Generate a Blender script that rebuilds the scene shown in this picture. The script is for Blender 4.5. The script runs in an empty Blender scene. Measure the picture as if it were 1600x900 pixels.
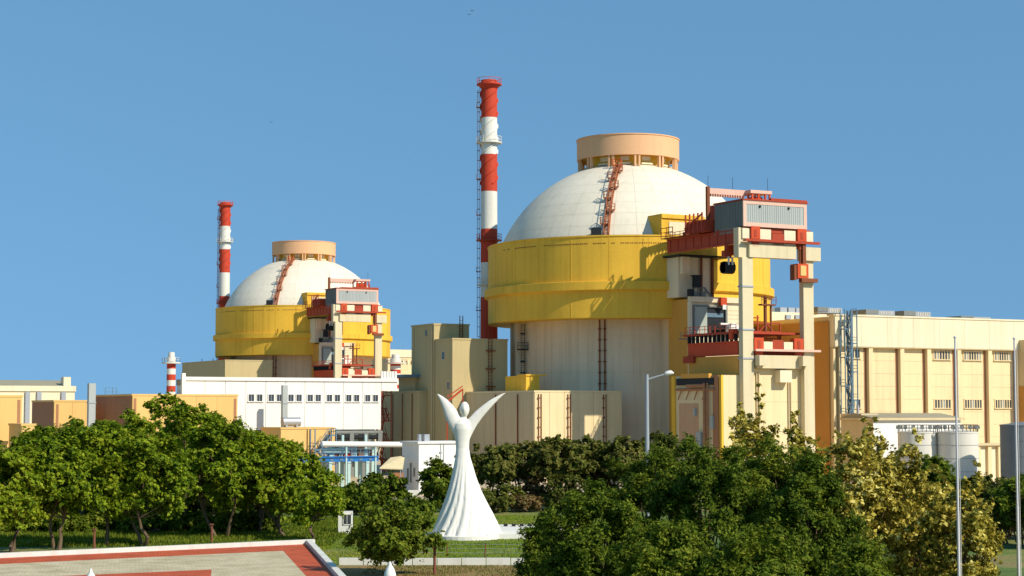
import bpy, bmesh, math, random
import numpy as np
from mathutils import Vector, Matrix

# ------------------------------------------------------------------ camera, world, sun, exposure
S = bpy.context.scene
COL = S.collection
R = math.radians
F = 2800.0                       # focal length in photo pixels (1600 wide)
CAM_H = 12.0
TH = math.atan(190 / F)          # upward pitch
cam_d = bpy.data.cameras.new('camera'); cam = bpy.data.objects.new('camera', cam_d); COL.objects.link(cam)
cam_d.sensor_width = 36; cam_d.lens = F / 1600 * 36; cam_d.clip_start = 1; cam_d.clip_end = 30000
cam.location = (0, 0, CAM_H); cam.rotation_euler = (math.pi / 2 + TH, 0, 0)
S.camera = cam

SUN_AZ = 53.0                    # degrees to the right of straight behind the camera
SUN_EL = 37.0
W = bpy.data.worlds.new('World'); S.world = W; W.use_nodes = True
wn = W.node_tree.nodes; wl = W.node_tree.links
sky = wn.new('ShaderNodeTexSky'); sky.sky_type = 'NISHITA'; sky.sun_disc = False
sky.sun_elevation = R(SUN_EL); sky.sun_rotation = R(180 - SUN_AZ)
sky.air_density = 1.0; sky.dust_density = 0.0; sky.ozone_density = 0.5; sky.altitude = 0
hs = wn.new('ShaderNodeHueSaturation'); hs.inputs['Hue'].default_value = .486; hs.inputs['Saturation'].default_value = 1.2; hs.inputs['Value'].default_value = 1.0
tc = wn.new('ShaderNodeTexCoord'); vm = wn.new('ShaderNodeVectorMath'); vm.operation = 'MULTIPLY_ADD'
vm.inputs[1].default_value = (1, 1, .55); vm.inputs[2].default_value = (0, 0, .40)      # clear deep air down to the horizon
vn = wn.new('ShaderNodeVectorMath'); vn.operation = 'NORMALIZE'
wl.new(tc.outputs['Generated'], vm.inputs[0]); wl.new(vm.outputs[0], vn.inputs[0]); wl.new(vn.outputs[0], sky.inputs['Vector'])
wl.new(sky.outputs[0], hs.inputs['Color']); wl.new(hs.outputs[0], wn['Background'].inputs['Color'])
wn['Background'].inputs['Strength'].default_value = 0.15
sd = bpy.data.lights.new('sun', 'SUN'); sd.energy = 4.2; sd.angle = R(0.5); sd.color = (1.0, 0.93, 0.80)
sun = bpy.data.objects.new('sun', sd); COL.objects.link(sun)
sv = Vector((math.sin(R(SUN_AZ)) * math.cos(R(SUN_EL)), -math.cos(R(SUN_AZ)) * math.cos(R(SUN_EL)), math.sin(R(SUN_EL))))
sun.rotation_euler = sv.to_track_quat('Z', 'Y').to_euler(); sun.location = (100, -100, 200)
S.view_settings.view_transform = 'Standard'; S.view_settings.look = 'None'
S.view_settings.exposure = 0.25; S.view_settings.gamma = 1.0

# ------------------------------------------------------------------ measuring helpers (photo pixel -> world at a given distance)
def X(px, Y): return (px - 800) / F * Y
def Z(py, Y): return CAM_H + Y * math.tan(TH + math.atan((450 - py) / F))
PHI = R(28.0)
A = Vector((math.cos(PHI), math.sin(PHI))); B = Vector((-math.sin(PHI), math.cos(PHI)))
def along(P, d, px):
    u = (px - 800) / F
    return (u * P[1] - P[0]) / (d[0] - u * d[1])

# ------------------------------------------------------------------ materials
MATS = {}
def nodes_of(m):
    m.use_nodes = True
    return m.node_tree.nodes, m.node_tree.links, m.node_tree.nodes['Principled BSDF']
def paint(name, rgb, rough=.6, var=.14, streak=.18, scale=.12, metal=0.0, fine=.06, dirt=(.32, .25, .16), bump=.15):
    m = bpy.data.materials.new(name); n, l, p = nodes_of(m)
    g = n.new('ShaderNodeNewGeometry')
    n1 = n.new('ShaderNodeTexNoise'); n1.inputs['Scale'].default_value = scale; n1.inputs['Detail'].default_value = 6
    l.new(g.outputs['Position'], n1.inputs['Vector'])
    mp = n.new('ShaderNodeMapping'); mp.inputs['Scale'].default_value = (1.1, 1.1, .05); l.new(g.outputs['Position'], mp.inputs['Vector'])
    n2 = n.new('ShaderNodeTexNoise'); n2.inputs['Scale'].default_value = 1.0; n2.inputs['Detail'].default_value = 5; l.new(mp.outputs[0], n2.inputs['Vector'])
    n3 = n.new('ShaderNodeTexNoise'); n3.inputs['Scale'].default_value = 2.2; n3.inputs['Detail'].default_value = 4; l.new(g.outputs['Position'], n3.inputs['Vector'])
    def rng(src, lo, hi, a, b):
        r = n.new('ShaderNodeMapRange'); r.inputs[1].default_value = lo; r.inputs[2].default_value = hi
        r.inputs[3].default_value = a; r.inputs[4].default_value = b; l.new(src, r.inputs[0]); return r.outputs[0]
    def math_(op, a, b):
        k = n.new('ShaderNodeMath'); k.operation = op
        for i, v in enumerate((a, b)):
            if isinstance(v, (int, float)): k.inputs[i].default_value = v
            else: l.new(v, k.inputs[i])
        return k.outputs[0]
    d1 = rng(n1.outputs[0], .4, .75, 0, var); d2 = rng(n2.outputs[0], .48, .78, 0, streak); d3 = rng(n3.outputs[0], .35, .7, 0, fine)
    tot = math_('ADD', math_('ADD', d1, d2), d3)
    mx = n.new('ShaderNodeMix'); mx.data_type = 'RGBA'; mx.clamp_factor = True
    mx.inputs[6].default_value = (*rgb, 1); mx.inputs[7].default_value = (rgb[0] * dirt[0] * 1.4, rgb[1] * dirt[1] * 1.6, rgb[2] * dirt[2] * 2, 1)
    l.new(tot, mx.inputs[0]); l.new(mx.outputs[2], p.inputs['Base Color'])
    p.inputs['Roughness'].default_value = rough; p.inputs['Metallic'].default_value = metal
    p.inputs['Specular IOR Level'].default_value = .12
    if bump:
        b = n.new('ShaderNodeBump'); b.inputs['Strength'].default_value = bump; b.inputs['Distance'].default_value = .05
        l.new(n3.outputs[0], b.inputs['Height']); l.new(b.outputs[0], p.inputs['Normal'])
    MATS[name] = m; return m
def leafmat(name, cols, trans=.35):
    m = bpy.data.materials.new(name); n, l, p = nodes_of(m)
    g = n.new('ShaderNodeNewGeometry')
    cr = n.new('ShaderNodeValToRGB'); e = cr.color_ramp.elements
    e[0].position = 0; e[0].color = (*cols[0], 1); e[1].position = 1; e[1].color = (*cols[-1], 1)
    for i, c in enumerate(cols[1:-1]):
        x = e.new((i + 1) / (len(cols) - 1)); x.color = (*c, 1)
    nz = n.new('ShaderNodeTexNoise'); nz.inputs['Scale'].default_value = .45; nz.inputs['Detail'].default_value = 2
    l.new(g.outputs['Position'], nz.inputs['Vector'])
    ad = n.new('ShaderNodeMath'); ad.operation = 'MULTIPLY_ADD'; ad.inputs[1].default_value = 1.1; ad.inputs[2].default_value = -.55
    l.new(nz.outputs[0], ad.inputs[0])
    a2 = n.new('ShaderNodeMath'); a2.operation = 'ADD'; l.new(g.outputs['Random Per Island'], a2.inputs[0]); l.new(ad.outputs[0], a2.inputs[1])
    oi = n.new('ShaderNodeObjectInfo'); a3 = n.new('ShaderNodeMath'); a3.operation = 'MULTIPLY_ADD'; a3.inputs[1].default_value = .36; a3.inputs[2].default_value = -.18
    l.new(oi.outputs['Random'], a3.inputs[0]); a4 = n.new('ShaderNodeMath'); a4.operation = 'ADD'; l.new(a2.outputs[0], a4.inputs[0]); l.new(a3.outputs[0], a4.inputs[1])
    l.new(a4.outputs[0], cr.inputs[0]); l.new(cr.outputs[0], p.inputs['Base Color'])
    p.inputs['Roughness'].default_value = .65; p.inputs['Specular IOR Level'].default_value = .12
    t = n.new('ShaderNodeBsdfTranslucent'); l.new(cr.outputs[0], t.inputs[0])
    ms = n.new('ShaderNodeMixShader'); ms.inputs[0].default_value = trans
    l.new(p.outputs[0], ms.inputs[1]); l.new(t.outputs[0], ms.inputs[2]); l.new(ms.outputs[0], n['Material Output'].inputs[0])
    MATS[name] = m; return m

paint('yellow', (.85, .50, .055), .65, .2, .32, fine=.1)
paint('door_pink', (.60, .36, .20), .65, .12, .12)
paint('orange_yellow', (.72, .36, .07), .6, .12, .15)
paint('cream', (.81, .64, .36), .7, .14, .24)
paint('cream_light', (.82, .70, .47), .65, .12, .2)
paint('buff', (.66, .52, .30), .75, .12, .2)
paint('olive_buff', (.53, .42, .21), .75, .12, .2)
paint('white_paint', (.82, .79, .72), .6, .06, .10)
paint('dome_white', (.83, .74, .57), .6, .2, .14, .1)
paint('drum_concrete', (.80, .63, .42), .8, .16, .36)
paint('peach', (.80, .45, .23), .65, .08, .08)
paint('red', (.60, .085, .03), .5, .2, .12)
paint('dark_red', (.42, .065, .03), .5, .25, .15)
paint('stair_orange', (.50, .17, .075), .6, .25, .2)
paint('salmon', (.76, .48, .36), .55, .15, .15)
paint('chimney_red', (.56, .065, .03), .55, .15, .15)
paint('chimney_white', (.78, .74, .64), .55, .15, .25)
paint('rust', (.25, .085, .04), .8, .3, .3)
paint('grey_cladding', (.42, .44, .41), .5, .15, .2)
paint('dark_cladding', (.22, .23, .21), .55, .15, .2)
paint('door_green', (.42, .46, .38), .5, .1, .1)
paint('steel_blue', (.14, .22, .28), .5, .2, .2)
paint('galvanised', (.42, .43, .44), .4, .1, .05, metal=.3)
paint('black_metal', (.025, .028, .03), .5, .1, .1)
paint('blue_paint', (.03, .17, .45), .5, .15, .1)
paint('pale_green', (.45, .60, .55), .55, .15, .15)
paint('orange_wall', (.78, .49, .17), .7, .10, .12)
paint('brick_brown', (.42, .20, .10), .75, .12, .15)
paint('roof_grey', (.36, .32, .22), .8, .25, .1)
paint('tank_white', (.72, .68, .58), .5, .12, .2)
paint('tank_grey', (.17, .19, .20), .5, .15, .2)
paint('statue_white', (.84, .79, .69), .55, .08, .14, .3)
paint('bark', (.17, .115, .07), .9, .4, .2, 1.2)
paint('soil_post', (.22, .08, .05), .8, .2, .2)
paint('kerb_white', (.72, .70, .62), .75, .2, .25, .5)
paint('soil_brown', (.30, .17, .07), .95, .5, .0, .35, fine=.3, dirt=(.5, .75, .4))
paint('leg_cream', (.70, .59, .37), .7, .14, .26)
paint('ochre', (.54, .27, .07), .7, .14, .2)
paint('yard_sand', (.56, .44, .29), .9, .3, .0, .05)
paint('flag_pole', (.74, .68, .66), .35, .05, .05, metal=.2)
def glass():
    m = bpy.data.materials.new('dark_glass'); n, l, p = nodes_of(m)
    p.inputs['Base Color'].default_value = (.05, .055, .06, 1); p.inputs['Roughness'].default_value = .15; MATS['dark_glass'] = m
glass()
leafmat('leaf_grove', [(.065, .115, .006), (.17, .25, .010), (.28, .36, .016), (.40, .42, .03)], .42)
leafmat('leaf_neem', [(.040, .072, .006), (.10, .15, .010), (.175, .23, .016), (.28, .30, .03)], .4)
leafmat('leaf_gold', [(.11, .10, .012), (.38, .30, .032), (.62, .50, .08), (.82, .71, .22)], .3)
leafmat('leaf_hedge', [(.055, .07, .012), (.12, .135, .018), (.19, .20, .03), (.23, .19, .05)])
leafmat('leaf_dry', [(.12, .065, .026), (.20, .12, .045), (.28, .18, .065), (.15, .14, .04)])

def ground_mat():
    m = bpy.data.materials.new('grass_ground'); n, l, p = nodes_of(m)
    g = n.new('ShaderNodeNewGeometry')
    n1 = n.new('ShaderNodeTexNoise'); n1.inputs['Scale'].default_value = .09; n1.inputs['Detail'].default_value = 7; l.new(g.outputs['Position'], n1.inputs['Vector'])
    n2 = n.new('ShaderNodeTexNoise'); n2.inputs['Scale'].default_value = 1.6; n2.inputs['Detail'].default_value = 6; l.new(g.outputs['Position'], n2.inputs['Vector'])
    ad = n.new('ShaderNodeMath'); ad.operation = 'MULTIPLY_ADD'; ad.inputs[1].default_value = .35; l.new(n2.outputs[0], ad.inputs[0]); l.new(n1.outputs[0], ad.inputs[2])
    cr = n.new('ShaderNodeValToRGB'); e = cr.color_ramp.elements
    e[0].position = .50; e[0].color = (.055, .10, .010, 1); e[1].position = .88; e[1].color = (.24, .15, .06, 1)
    x = e.new(.64); x.color = (.10, .155, .015, 1); x = e.new(.76); x.color = (.20, .19, .04, 1)
    l.new(ad.outputs[0], cr.inputs[0]); l.new(cr.outputs[0], p.inputs['Base Color'])
    p.inputs['Roughness'].default_value = .95
    b = n.new('ShaderNodeBump'); b.inputs['Strength'].default_value = .8; b.inputs['Distance'].default_value = .2
    l.new(n2.outputs[0], b.inputs['Height']); l.new(b.outputs[0], p.inputs['Normal']); MATS['grass_ground'] = m
ground_mat()
def paver_mat(name, c1, c2, mortar):
    m = bpy.data.materials.new(name); n, l, p = nodes_of(m)
    g = n.new('ShaderNodeNewGeometry'); mp = n.new('ShaderNodeMapping'); mp.inputs['Rotation'].default_value = (0, 0, R(33)); l.new(g.outputs['Position'], mp.inputs['Vector'])
    bk = n.new('ShaderNodeTexBrick'); bk.inputs['Scale'].default_value = 1; bk.inputs['Brick Width'].default_value = .42; bk.inputs['Row Height'].default_value = .21
    bk.inputs['Mortar Size'].default_value = .012; bk.inputs['Color1'].default_value = (*c1, 1); bk.inputs['Color2'].default_value = (*c2, 1); bk.inputs['Mortar'].default_value = (*mortar, 1)
    l.new(mp.outputs[0], bk.inputs['Vector'])
    nz = n.new('ShaderNodeTexNoise'); nz.inputs['Scale'].default_value = .5; nz.inputs['Detail'].default_value = 8; l.new(g.outputs['Position'], nz.inputs['Vector'])
    mx = n.new('ShaderNodeMix'); mx.data_type = 'RGBA'; mx.blend_type = 'MULTIPLY'; mx.inputs[0].default_value = .7
    cr = n.new('ShaderNodeValToRGB'); cr.color_ramp.elements[0].position = .3; cr.color_ramp.elements[0].color = (.62, .58, .48, 1); cr.color_ramp.elements[1].position = .6
    l.new(nz.outputs[0], cr.inputs[0]); l.new(bk.outputs[0], mx.inputs[6]); l.new(cr.outputs[0], mx.inputs[7]); l.new(mx.outputs[2], p.inputs['Base Color'])
    p.inputs['Roughness'].default_value = .85; MATS[name] = m
paver_mat('paver_red', (.62, .10, .025), (.50, .075, .02), (.34, .08, .03))
paver_mat('paver_cream', (.68, .57, .35), (.56, .47, .30), (.33, .27, .17))

# ------------------------------------------------------------------ geometry helpers
class MB:
    def __init__(s): s.v = []; s.f = []; s.sm = []
    def quad(s, ids, sm=False): s.f.append(tuple(ids)); s.sm.append(sm)
    def box(s, x0, x1, y0, y1, z0, z1):
        o = len(s.v)
        s.v += [(x0, y0, z0), (x1, y0, z0), (x1, y1, z0), (x0, y1, z0), (x0, y0, z1), (x1, y0, z1), (x1, y1, z1), (x0, y1, z1)]
        for q in ((0, 3, 2, 1), (4, 5, 6, 7), (0, 1, 5, 4), (1, 2, 6, 5), (2, 3, 7, 6), (3, 0, 4, 7)): s.quad([o + i for i in q])
        return s
    def prism(s, poly, z0, z1):                       # plan polygon, counter-clockwise
        o = len(s.v); n = len(poly)
        s.v += [(p[0], p[1], z0) for p in poly] + [(p[0], p[1], z1) for p in poly]
        s.quad([o + i for i in range(n - 1, -1, -1)]); s.quad([o + n + i for i in range(n)])
        for i in range(n): s.quad((o + i, o + (i + 1) % n, o + n + (i + 1) % n, o + n + i))
        return s
    def extr(s, poly, a0, a1):                        # (y,z) profile pushed along x
        o = len(s.v); n = len(poly)
        s.v += [(a0, p[0], p[1]) for p in poly] + [(a1, p[0], p[1]) for p in poly]
        s.quad([o + i for i in range(n - 1, -1, -1)]); s.quad([o + n + i for i in range(n)])
        for i in range(n): s.quad((o + i, o + (i + 1) % n, o + n + (i + 1) % n, o + n + i))
        return s
    def tube(s, pts, r, n=6, cap=True):
        pts = [Vector(p) for p in pts]; rs = r if isinstance(r, (list, tuple)) else [r] * len(pts)
        o = len(s.v); k = len(pts)
        for i, p in enumerate(pts):
            d = (pts[min(i + 1, k - 1)] - pts[max(i - 1, 0)]).normalized()
            up = Vector((0, 0, 1)) if abs(d.z) < .95 else Vector((1, 0, 0))
            e1 = d.cross(up).normalized(); e2 = d.cross(e1)
            for j in range(n):
                t = 2 * math.pi * (j + .5) / n
                s.v.append(tuple(p + (e1 * math.cos(t) + e2 * math.sin(t)) * rs[i]))
        for i in range(k - 1):
            for j in range(n):
                s.quad((o + i * n + j, o + i * n + (j + 1) % n, o + (i + 1) * n + (j + 1) % n, o + (i + 1) * n + j), n > 4)
        if cap:
            s.quad([o + j for j in range(n)][::-1]); s.quad([o + (k - 1) * n + j for j in range(n)])
        return s
    def lathe(s, prof, n=64, c=(0, 0), smooth=True, close=False, t0=0, t1=2 * math.pi):
        full = abs(t1 - t0 - 2 * math.pi) < 1e-6; m = n if full else n + 1
        o = len(s.v); k = len(prof)
        for r, z in prof:
            for j in range(m):
                t = t0 + (t1 - t0) * j / n
                s.v.append((c[0] + r * math.sin(t), c[1] - r * math.cos(t), z))
        for i in range(k if close else k - 1):
            i2 = (i + 1) % k
            for j in range(n):
                j2 = (j + 1) % m
                s.quad((o + i * m + j, o + i * m + j2, o + i2 * m + j2, o + i2 * m + j), smooth)
        return s
    def rail(s, pts, h=1.1, step=1.6, r=.045):
        pts = [Vector(p) for p in pts]
        for a, b in zip(pts[:-1], pts[1:]):
            L = (b - a).length; k = max(1, int(round(L / step)))
            for i in range(k + 1):
                p = a.lerp(b, i / k); s.tube([p, p + Vector((0, 0, h))], r, 4)
            for hh in (h, h * .55): s.tube([a + Vector((0, 0, hh)), b + Vector((0, 0, hh))], r, 4)
        return s
    def build(s, name, m, parent=None, label=None, kind=None):
        me = bpy.data.meshes.new(name)
        me.from_pydata(s.v, [], s.f); me.polygons.foreach_set('use_smooth', s.sm)
        me.materials.append(MATS[m]); me.update()
        bm = bmesh.new(); bm.from_mesh(me); bmesh.ops.recalc_face_normals(bm, faces=bm.faces); bm.to_mesh(me); bm.free()
        if any(s.sm):
            try: me.set_sharp_from_angle(angle=R(38))
            except Exception: pass
        o = bpy.data.objects.new(name, me); COL.objects.link(o)
        if parent: o.parent = parent
        if label: o['label'] = label
        if kind: o['kind'] = kind
        return o
def thing(name, label, cat, loc=(0, 0, 0), rot=0.0, group=None):
    o = bpy.data.objects.new(name, None); COL.objects.link(o); o.empty_display_size = .5
    o.location = (loc[0], loc[1], loc[2] if len(loc) > 2 else 0); o.rotation_euler = (0, 0, rot)
    return tag(o, label, cat, group)
def tag(o, label, cat, group=None):
    o['label'] = label; o['category'] = cat
    if group: o['group'] = group
    return o
def put(o, loc, rot=0.0):
    o.location = (loc[0], loc[1], loc[2] if len(loc) > 2 else 0); o.rotation_euler = (0, 0, rot); return o
KIDS = {}
def copy_tree(o, parent=None):
    c = o.copy(); COL.objects.link(c)
    if parent: c.parent = parent; c.matrix_parent_inverse = o.matrix_parent_inverse.copy()
    for ch in list(o.children): copy_tree(ch, c)
    return c
def box_part(name, m, parent, *d, label=None): return MB().box(*d).build(name, m, parent, label)
def share(o, parent, loc=(0, 0, 0), rot=(0, 0, 0)):
    c = o.copy(); COL.objects.link(c); c.parent = parent; c.location = loc; c.rotation_euler = rot; return c
def block(name, label, cat, pc, Y, p_right, p_left, group=None):
    """rotated building: front corner at photo column pc and distance Y; returns root, width along front, depth along left side"""
    P = Vector((X(pc, Y), Y)); wa = along(P, A, p_right) if p_right is not None else None
    wb = along(P, B, p_left) if p_left is not None else None
    return thing(name, label, cat, P, PHI, group), wa, wb

# ================================================================== SETTING
g = MB(); g.v = [(-9000, -300, 0), (9000, -300, 0), (9000, 14000, 0), (-9000, 14000, 0)]; g.quad((0, 1, 2, 3))
o = g.build('ground', 'grass_ground', kind='structure')
MB().prism([(-420, 238), (420, 238), (420, 760), (-420, 760)], -.3, .05).build('yard', 'yard_sand', kind='structure')  # pale ground behind the trees, added to bounce warm light onto shaded walls
# plaza at lower left
PZ = [(-62, 130.0), (-62, 100), (-7.0, 100), (-11.7, 126), (-17.6, 159)]
plaza = MB().prism([(-62, 130), (-62, 100), (-7, 100), (-11.7, 126), (-17.6, 159)], 0.0, .25).build('plaza', 'paver_red', kind='structure')
MB().prism([(-62, 122.6), (-62, 100), (-10.0, 100), (-14.2, 126), (-19.1, 150.6)], .2, .254).build('cream_paving', 'paver_cream', kind='structure')
MB().prism([(-62, 112), (-62, 100), (-17, 100), (-22.1, 133.0)], .2, .258).build('red_paving', 'paver_red', kind='structure')
def kerb(p, q, w, z0, z1, inset=0):
    p = Vector(p); q = Vector(q); d = (q - p).normalized(); nn = Vector((-d.y, d.x)) * w
    return [tuple(p), tuple(q), tuple(q + nn), tuple(p + nn)]
MB().prism(kerb((-17.6, 159), (-62.0, 130.0), .55, 0, 0), 0, .62).build('plaza_kerb', 'kerb_white', kind='structure')
MB().prism(kerb((-7.0, 100), (-17.7, 159.1), .5, 0, 0), 0, .60).build('plaza_kerb', 'kerb_white', kind='structure')
lw = MB(); x = -13.6
wall = thing('low_wall', 'low cream kerb wall running across the grass in front of the statue', 'low wall', (-13.4, 140))
for i in range(16):
    box_part('kerb_block', 'kerb_white', wall, i * 1.9 + .03, i * 1.9 + 1.87, -.22, .22, 0, .52 + random.Random(i).uniform(-.02, .02))

# ================================================================== REACTOR UNIT (local origin = drum centre)
C1 = Vector((X(982.5, 331), 331.0)); C2 = Vector((X(473.7, 537), 537.0)); OFF = C2 - C1
def bdir(deg): return Vector((math.sin(R(deg)), -math.cos(R(deg))))
RS, ZC = 25.6, 32.1
def reactor():
    root = thing('reactor_building', 'large nearer round reactor building with white dome and yellow ring', 'reactor building', C1, 0, 'domed reactor buildings')
    # drum: backing shell and panels
    MB().lathe([(20.55, 0), (20.55, 29)], 96).build('drum_shell', 'buff', root)
    zs = [0, 9.3, 18.5, 27.72]; nseg = 30; gap = .03
    for i in range(3):
        mb = MB(); da = gap / 20.6
        mb.lathe([(20.5, zs[i] + .02), (20.6, zs[i] + .02), (20.6, zs[i + 1] - .02), (20.5, zs[i + 1] - .02)], 6, t0=da / 2, t1=2 * math.pi / nseg - da / 2)
        first = mb.build('drum_panel', 'drum_concrete', root)
        for k in range(1, nseg): share(first, root, (0, 0, 0), (0, 0, 2 * math.pi * k / nseg))
    # yellow ring
    MB().lathe([(25.55, 41.2), (25.7, 41.8), (26.0, 41.8), (26.0, 33.9)], 128).build('upper_ring', 'yellow', root)
    MB().lathe([(26.0, 33.92), (26.65, 33.9), (26.7, 33.85), (26.7, 32.45), (26.0, 32.2)], 128).build('ring_ledge', 'yellow', root)
    MB().lathe([(26.0, 32.3), (26.0, 27.7), (25.9, 27.6), (20.5, 27.65)], 128).build('lower_ring', 'yellow', root)
    MB().lathe([(26.0, 41.55), (26.12, 41.6), (26.12, 41.85), (25.6, 41.88)], 128).build('ring_coping', 'yellow', root)
    for k in range(24):
        c = bdir(k * 15 + 4); t = Vector((math.cos(R(k * 15 + 4)), math.sin(R(k * 15 + 4))))
        for z0_, z1_ in ((33.95, 41.5), (27.75, 32.2)):
            q_ = [c * 25.9 - t * .06, c * 26.03 - t * .06, c * 26.03 + t * .06, c * 25.9 + t * .06]; MB().prism([tuple(p) for p in q_], z0_, z1_).build('ring_seam', 'yellow', root)
    v = MB()
    rr = random.Random(4)
    for k in range(70):
        t = R(-62 + k * 1.75)
        if rr.random() < .18: continue
        c = bdir(math.degrees(t)) * 26.0; tt = Vector((math.cos(t), math.sin(t)))
        for s_ in (-.28, .08):
            p = c + tt * s_; q = c + tt * (s_ + .22); e = bdir(math.degrees(t)) * .03
            v.prism([tuple(p - e), tuple(p + e), tuple(q + e), tuple(q - e)], 40.35, 40.52)
    v.build('vent_slots', 'rust', root)
    # dome: backing and panels
    lat = [R(21.5 + i * (68.3 - 21.5) / 8) for i in range(9)]
    MB().lathe([((RS - .035) * math.cos(R(20 + i * 5)), ZC + (RS - .035) * math.sin(R(20 + i * 5))) for i in range(15)], 96).build('dome_shell', 'dome_white', root)
    nm = 36
    for i in range(8):
        gp = .014; l0 = lat[i] + gp / RS; l1 = lat[i + 1] - gp / RS; cm = math.cos((l0 + l1) / 2) * RS; dt = gp / cm
        vs = []; fs = []; nu, nv = 4, 3
        for a_ in range(nv + 1):
            la = l0 + (l1 - l0) * a_ / nv
            for b_ in range(nu + 1):
                t = dt + (2 * math.pi / nm - 2 * dt) * b_ / nu
                vs.append((RS * math.cos(la) * math.sin(t), -RS * math.cos(la) * math.cos(t), ZC + RS * math.sin(la)))
        for a_ in range(nv):
            for b_ in range(nu):
                q = a_ * (nu + 1) + b_; fs.append((q, q + 1, q + nu + 2, q + nu + 1))
        nrm = [tuple((Vector(p) - Vector((0, 0, ZC))).normalized()) for p in vs]
        me = bpy.data.meshes.new('dome_panel'); me.from_pydata(vs, [], fs); me.materials.append(MATS['dome_white'])
        me.polygons.foreach_set('use_smooth', [True] * len(fs)); me.normals_split_custom_set_from_vertices(nrm)
        for k in range(nm):
            o = bpy.data.objects.new('dome_panel', me); COL.objects.link(o); o.parent = root; o.rotation_euler = (0, 0, 2 * math.pi * k / nm)
    # crown: band, pillars, inner drum
    MB().lathe([(9.5, 58.05), (9.5, 61.75), (9.62, 61.75), (9.62, 61.95), (9.0, 61.95), (9.0, 58.05)], 96, close=True).build('crown_band', 'peach', root)
    MB().lathe([(9.0, 61.6), (.01, 61.9)], 64).build('crown_roof', 'peach', root)
    MB().lathe([(7.6, 55.2), (7.6, 58.6), (9.3, 58.6)], 64).build('crown_drum', 'yellow', root)
    pil = None
    for k in range(12):
        t = 2 * math.pi * k / 12 + .12
        if pil is None:
            m_ = MB().box(-.55, -.2, -9.35, -8.8, 54.9, 58.1).box(.2, .55, -9.35, -8.8, 54.9, 58.1); pil = m_.build('crown_pillar', 'peach', root); pil.rotation_euler = (0, 0, t)
        else: share(pil, root, (0, 0, 0), (0, 0, t))
    lv = None
    for k in range(12):
        t = 2 * math.pi * (k + .5) / 12 + .12
        if lv is None:
            lv = MB().box(-1.1, 1.1, -8.1, -7.5, 56.5, 56.8).box(-.8, .8, -7.7, -7.5, 57.2, 58).build('crown_louvre', 'cream_light', root); lv.rotation_euler = (0, 0, t)
        else: share(lv, root, (0, 0, 0), (0, 0, t))
    # red stair up the dome
    d = bdir(-12.8); tan = Vector((-d.y, d.x)) ; tan = Vector((math.cos(R(-12.8)), math.sin(R(-12.8))))
    def dp(la, off=0., side=0.):
        r = (RS + off) * math.cos(R(la)); return Vector((d.x * r + tan.x * side, d.y * r + tan.y * side, ZC + (RS + off) * math.sin(R(la))))
    m_ = MB()
    for s_ in (-.42, .42):
        m_.tube([dp(la, .2, s_) for la in range(23, 70, 3)], .11, 4); m_.tube([dp(la, 1.1, s_) for la in range(23, 70, 3)], .06, 4)
        for la in range(23, 70, 3): m_.tube([dp(la, 0, s_), dp(la, 1.1, s_)], .06, 4)
    for la in np.arange(23, 69, .8): m_.tube([dp(la, .2, -.42), dp(la, .2, .42)], .08, 4)
    m_.build('dome_stair', 'stair_orange', root)
    for k, la in enumerate((27.5, 34, 40.5, 47, 53.5, 60, 67)):
        p = dp(la, .3); s_ = .35 if k % 2 else -.35; mm = MB()
        c = [p.to_2d() + d * a_ + tan * (b_ + s_) for a_, b_ in ((-.1, -.75), (.75, -.75), (.75, .75), (-.1, .75))]
        mm.prism([tuple(q) for q in c], p.z - .1, p.z + .12)
        mm.rail([(*c[0], p.z), (*c[1], p.z), (*c[2], p.z), (*c[3], p.z)], 1.1, 1.1, .07)
        mm.build('stair_landing', 'stair_orange' if k < 6 else 'red', root)
    q = dp(23.5, .9, -1.7); mm = MB(); mm.box(q.x - .9, q.x + .9, q.y - .5, q.y + .5, 41.7, 43.3); mm.build('access_hatch', 'black_metal', root)
    # yellow transfer box on the ring top
    P = Vector((4.07, -25.6)); M = Matrix.Rotation(PHI, 3, 'Z')
    def loc(mb, origin):
        mb.v = [tuple((M @ Vector(p)) + Vector((origin.x, origin.y, 0))) for p in mb.v]; return mb
    loc(MB().extr([(0.3, 41.0), (0, 45.0), (0, 45.5), (9, 45.5), (9, 41)], 0, 8.6), P).build('transfer_box', 'yellow', root)
    loc(MB().box(-.15, 8.75, -.25, .2, 44.75, 45.3).box(-.12, .0, -.1, 9, 41, 45.25), P).build('box_coping', 'yellow', root)
    loc(MB().box(1.5, 7.5, -.03, .1, 42.0, 44.2), P).build('box_doors', 'cream_light', root)
    # buttresses and pipes on the drum
    for deg, w in ((-84, 1.2), (-74, .6)):
        c = bdir(deg); t = Vector((math.cos(R(deg)), math.sin(R(deg))))
        pts = [c * 20.4 - t * w, c * 21.9 - t * w, c * 21.9 + t * w, c * 20.4 + t * w]
        MB().prism([tuple(p) for p in pts], 0, 27.7).build('buttress', 'drum_concrete', root)
    def pipe(px, r=.14, z0=0., z1=27.6, m='rust', off=.22):
        s_ = (px - 982.5) / 175; b_ = math.degrees(math.asin(s_)) - 3.7; c = bdir(b_) * (20.6 + off)
        mm = MB().tube([(c.x, c.y, z0), (c.x, c.y, z1)], r, 8)
        for zz in np.arange(z0 + 1.2, z1, 1.9): mm.box(c.x - r * 1.9, c.x + r * 1.9, c.y - r * 1.2, c.y + r * 2, zz, zz + .22)
        return mm.build('down_pipe', m, root)
    for px in (940, 947.5, 1035, 1049): pipe(px)
    pipe(808, .16)
    # ladder with hooped landing at 825
    b_ = math.degrees(math.asin((825 - 982.5) / 175)) - 3.7; c = bdir(b_) * 21.2
    mm = MB()
    for s_ in (-.3, .3): mm.tube([(c.x + s_, c.y, 17), (c.x + s_, c.y, 27.5)], .06, 4)
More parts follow.
